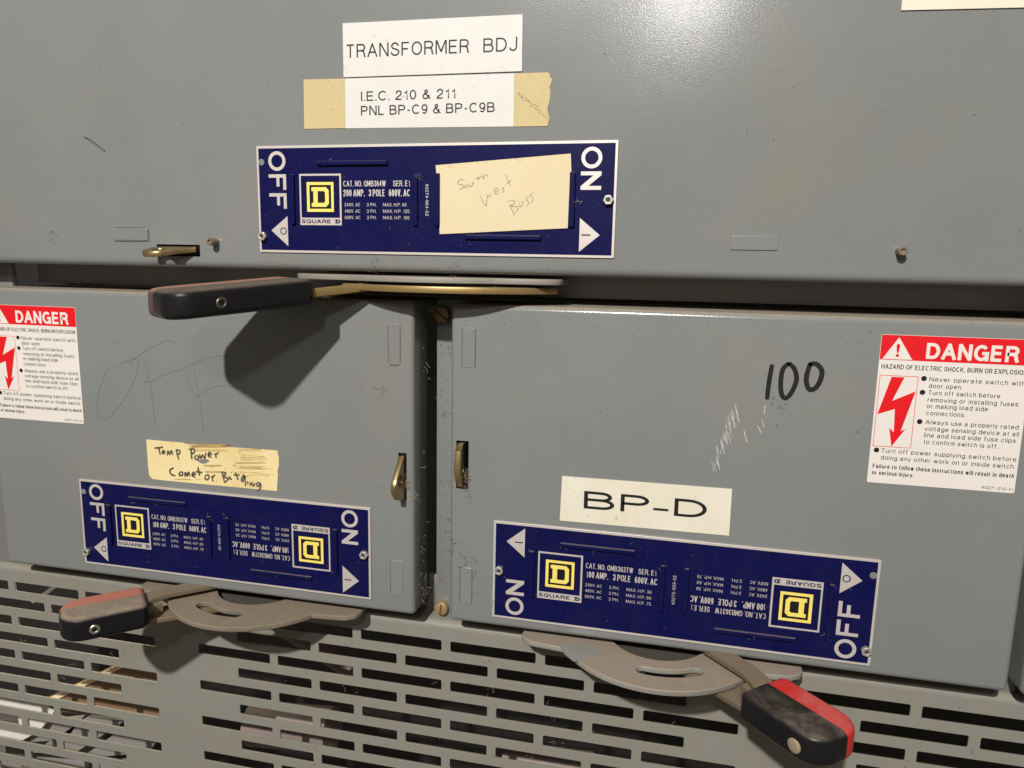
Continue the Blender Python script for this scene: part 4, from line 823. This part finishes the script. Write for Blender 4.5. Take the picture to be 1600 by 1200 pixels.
# ------------------------------------------------------------------ lint and hair caught on the metal
def fibres(mb, x, y, z, n, spread, lmin, lmax, r=0.07):
    for _ in range(n):
        p = Vector((x + random.gauss(0, spread), y + random.gauss(0, spread * 1.6), z + abs(random.gauss(0, 0.4)) + 0.1)); d = Vector((random.gauss(0, 1), random.gauss(0, 1), random.gauss(0, 0.35))).normalized()
        L = random.uniform(lmin, lmax); pts = [tuple(p)]
        for k in range(3):
            d = (d + Vector((random.gauss(0, .5), random.gauss(0, .5), random.gauss(0, .25)))).normalized(); p = p + d * L / 3; p.z = max(p.z, z + 0.08); pts.append(tuple(p))
        tube(mb, pts, r, 4, 2)
mb = MB()
for k in range(34):
    y = -236 + 170 * random.random() ** 1.5; fibres(mb, -8.0, y, -8 - random.random() * 12, 2, 0.6, 1, 4.5)
fibres(mb, -13, -158, 1, 40, 1.3, .8, 3, 0.05); fibres(mb, -9, -165, -2, 30, 1.5, .8, 3, 0.05); fibres(mb, 22, -150, 1, 46, 1.3, .8, 3.4, 0.05); fibres(mb, 21.5, -157, 0, 24, 1.1, .8, 3, 0.05)
for k in range(24): fibres(mb, random.uniform(-2, 12), random.uniform(-230, -80), -22, 2, 0.8, 1, 3.5, 0.06)
for k in range(16): fibres(mb, random.uniform(-40, 80), -43 + random.uniform(-1, .5), random.uniform(2, 12), 2, .8, 1, 4, .06)
fibres(mb, -5, 12.5, 1.8, 12, .9, 1, 3, .035); fibres(mb, -55, 19.6, 1.6, 6, 1.2, 1, 3, .035); fibres(mb, 82, 0, 2.4, 3, 1.2, 3, 7, .08)
for cx, cy in ((-134.9, -202.5), (139.2, -203.6)):
    for k in range(22): fibres(mb, cx + random.uniform(-95, 95), cy + random.uniform(-26, 26), 1.1, 1, .5, .8, 3, .028)
    for a, b in ((-78, 13), (-6, 13), (6, 13), (78, -13), (-42, 19), (42, -19), (-60, 19), (60, -19)): fibres(mb, cx + a, cy + b, 1.6, 4, .9, 1, 3, .035)
for k in range(26): fibres(mb, random.uniform(-90, 90), random.uniform(-26, 27), 1.1, 1, .5, .8, 3, .026)
for k in range(46):                     # on the vent ribs
    fibres(mb, random.uniform(-320, 320), -261.7 - 13.23 * random.randrange(9) + random.uniform(-9, 2), VZ, 2, 1.0, 1, 4.5, .06)
fibres(mb, 62, -325, VZ, 12, 1.4, .8, 3, .05); fibres(mb, 80, -322, VZ, 12, 1.4, .8, 3, .05); fibres(mb, 35, -289, VZ, 8, 1.0, .8, 2.5, .05)
tag(mb.build('dust_lint', M['lint'], smooth=0), 'grey tan dust fibres and lint clinging to the doors and vent ribs', 'lint', kind='stuff')
mb = MB()
tube(mb, [(*at(132, 214), .3), (*at(140, 217), .8), (*at(150, 224), .9), (*at(157, 230), .5), (*at(164, 236), .3)], .42, 6)
for k in range(70):
    x = random.uniform(-280, 300); y = random.uniform(-230, 110)
    if -35 > y > -60 or abs(x - 2) < 14 and y < -50: continue
    fibres(mb, x, y, 0.0, 1, .5, .6, 2.2, .05)
fibres(mb, 24, -200, 0, 5, 2, 3, 8, .09); fibres(mb, 30, -215, 0, 4, 4, 4, 9, .09); fibres(mb, 15.5, -190, 0, 8, 1.2, 2, 5, .08); fibres(mb, -24, -103, 0, 3, 1.5, 4, 9, .06)
fibres(mb, -30, -33.8, 0, 8, 2.5, 1.5, 4, .08); fibres(mb, 10, -33.8, 0, 8, 3, 1.5, 4, .08); fibres(mb, -240, -20, 0, 6, 1.2, 1.5, 4, .08)
for k in range(60): fibres(mb, random.uniform(0, 11.5), random.uniform(-225, -70), -22, 2, .5, .5, 2.4, .05)
for a, b in ((5, -82), (6, -185), (4, -192), (8, -205), (10, -150), (3, -120)): fibres(mb, a, b, -22, 9, .9, .8, 3, .05)
fibres(mb, -13, -160, .6, 26, 1.3, .6, 2.6, .05); fibres(mb, 22.5, -152, .3, 30, 1.2, .6, 3, .05); fibres(mb, 24.5, -161, 0, 14, 1.0, .6, 2.4, .05)
for k in range(30): fibres(mb, 13.6 + random.random(), random.uniform(-230, -70), -.5, 1, .4, .5, 2, .05)
for k in range(40): fibres(mb, random.uniform(-95, 120), -35.5 + random.uniform(-1.5, 2.5), -.3, 1, .5, .5, 2.2, .05)
for k in range(50): fibres(mb, random.uniform(16, 300), -60 + random.uniform(-6, 1), 0, 1, .5, .5, 2, .045)
tag(mb.build('dark_hair', M['lint_dark'], smooth=0), 'dark hairs and crumbs of dirt sticking to the grey doors', 'lint', kind='stuff')
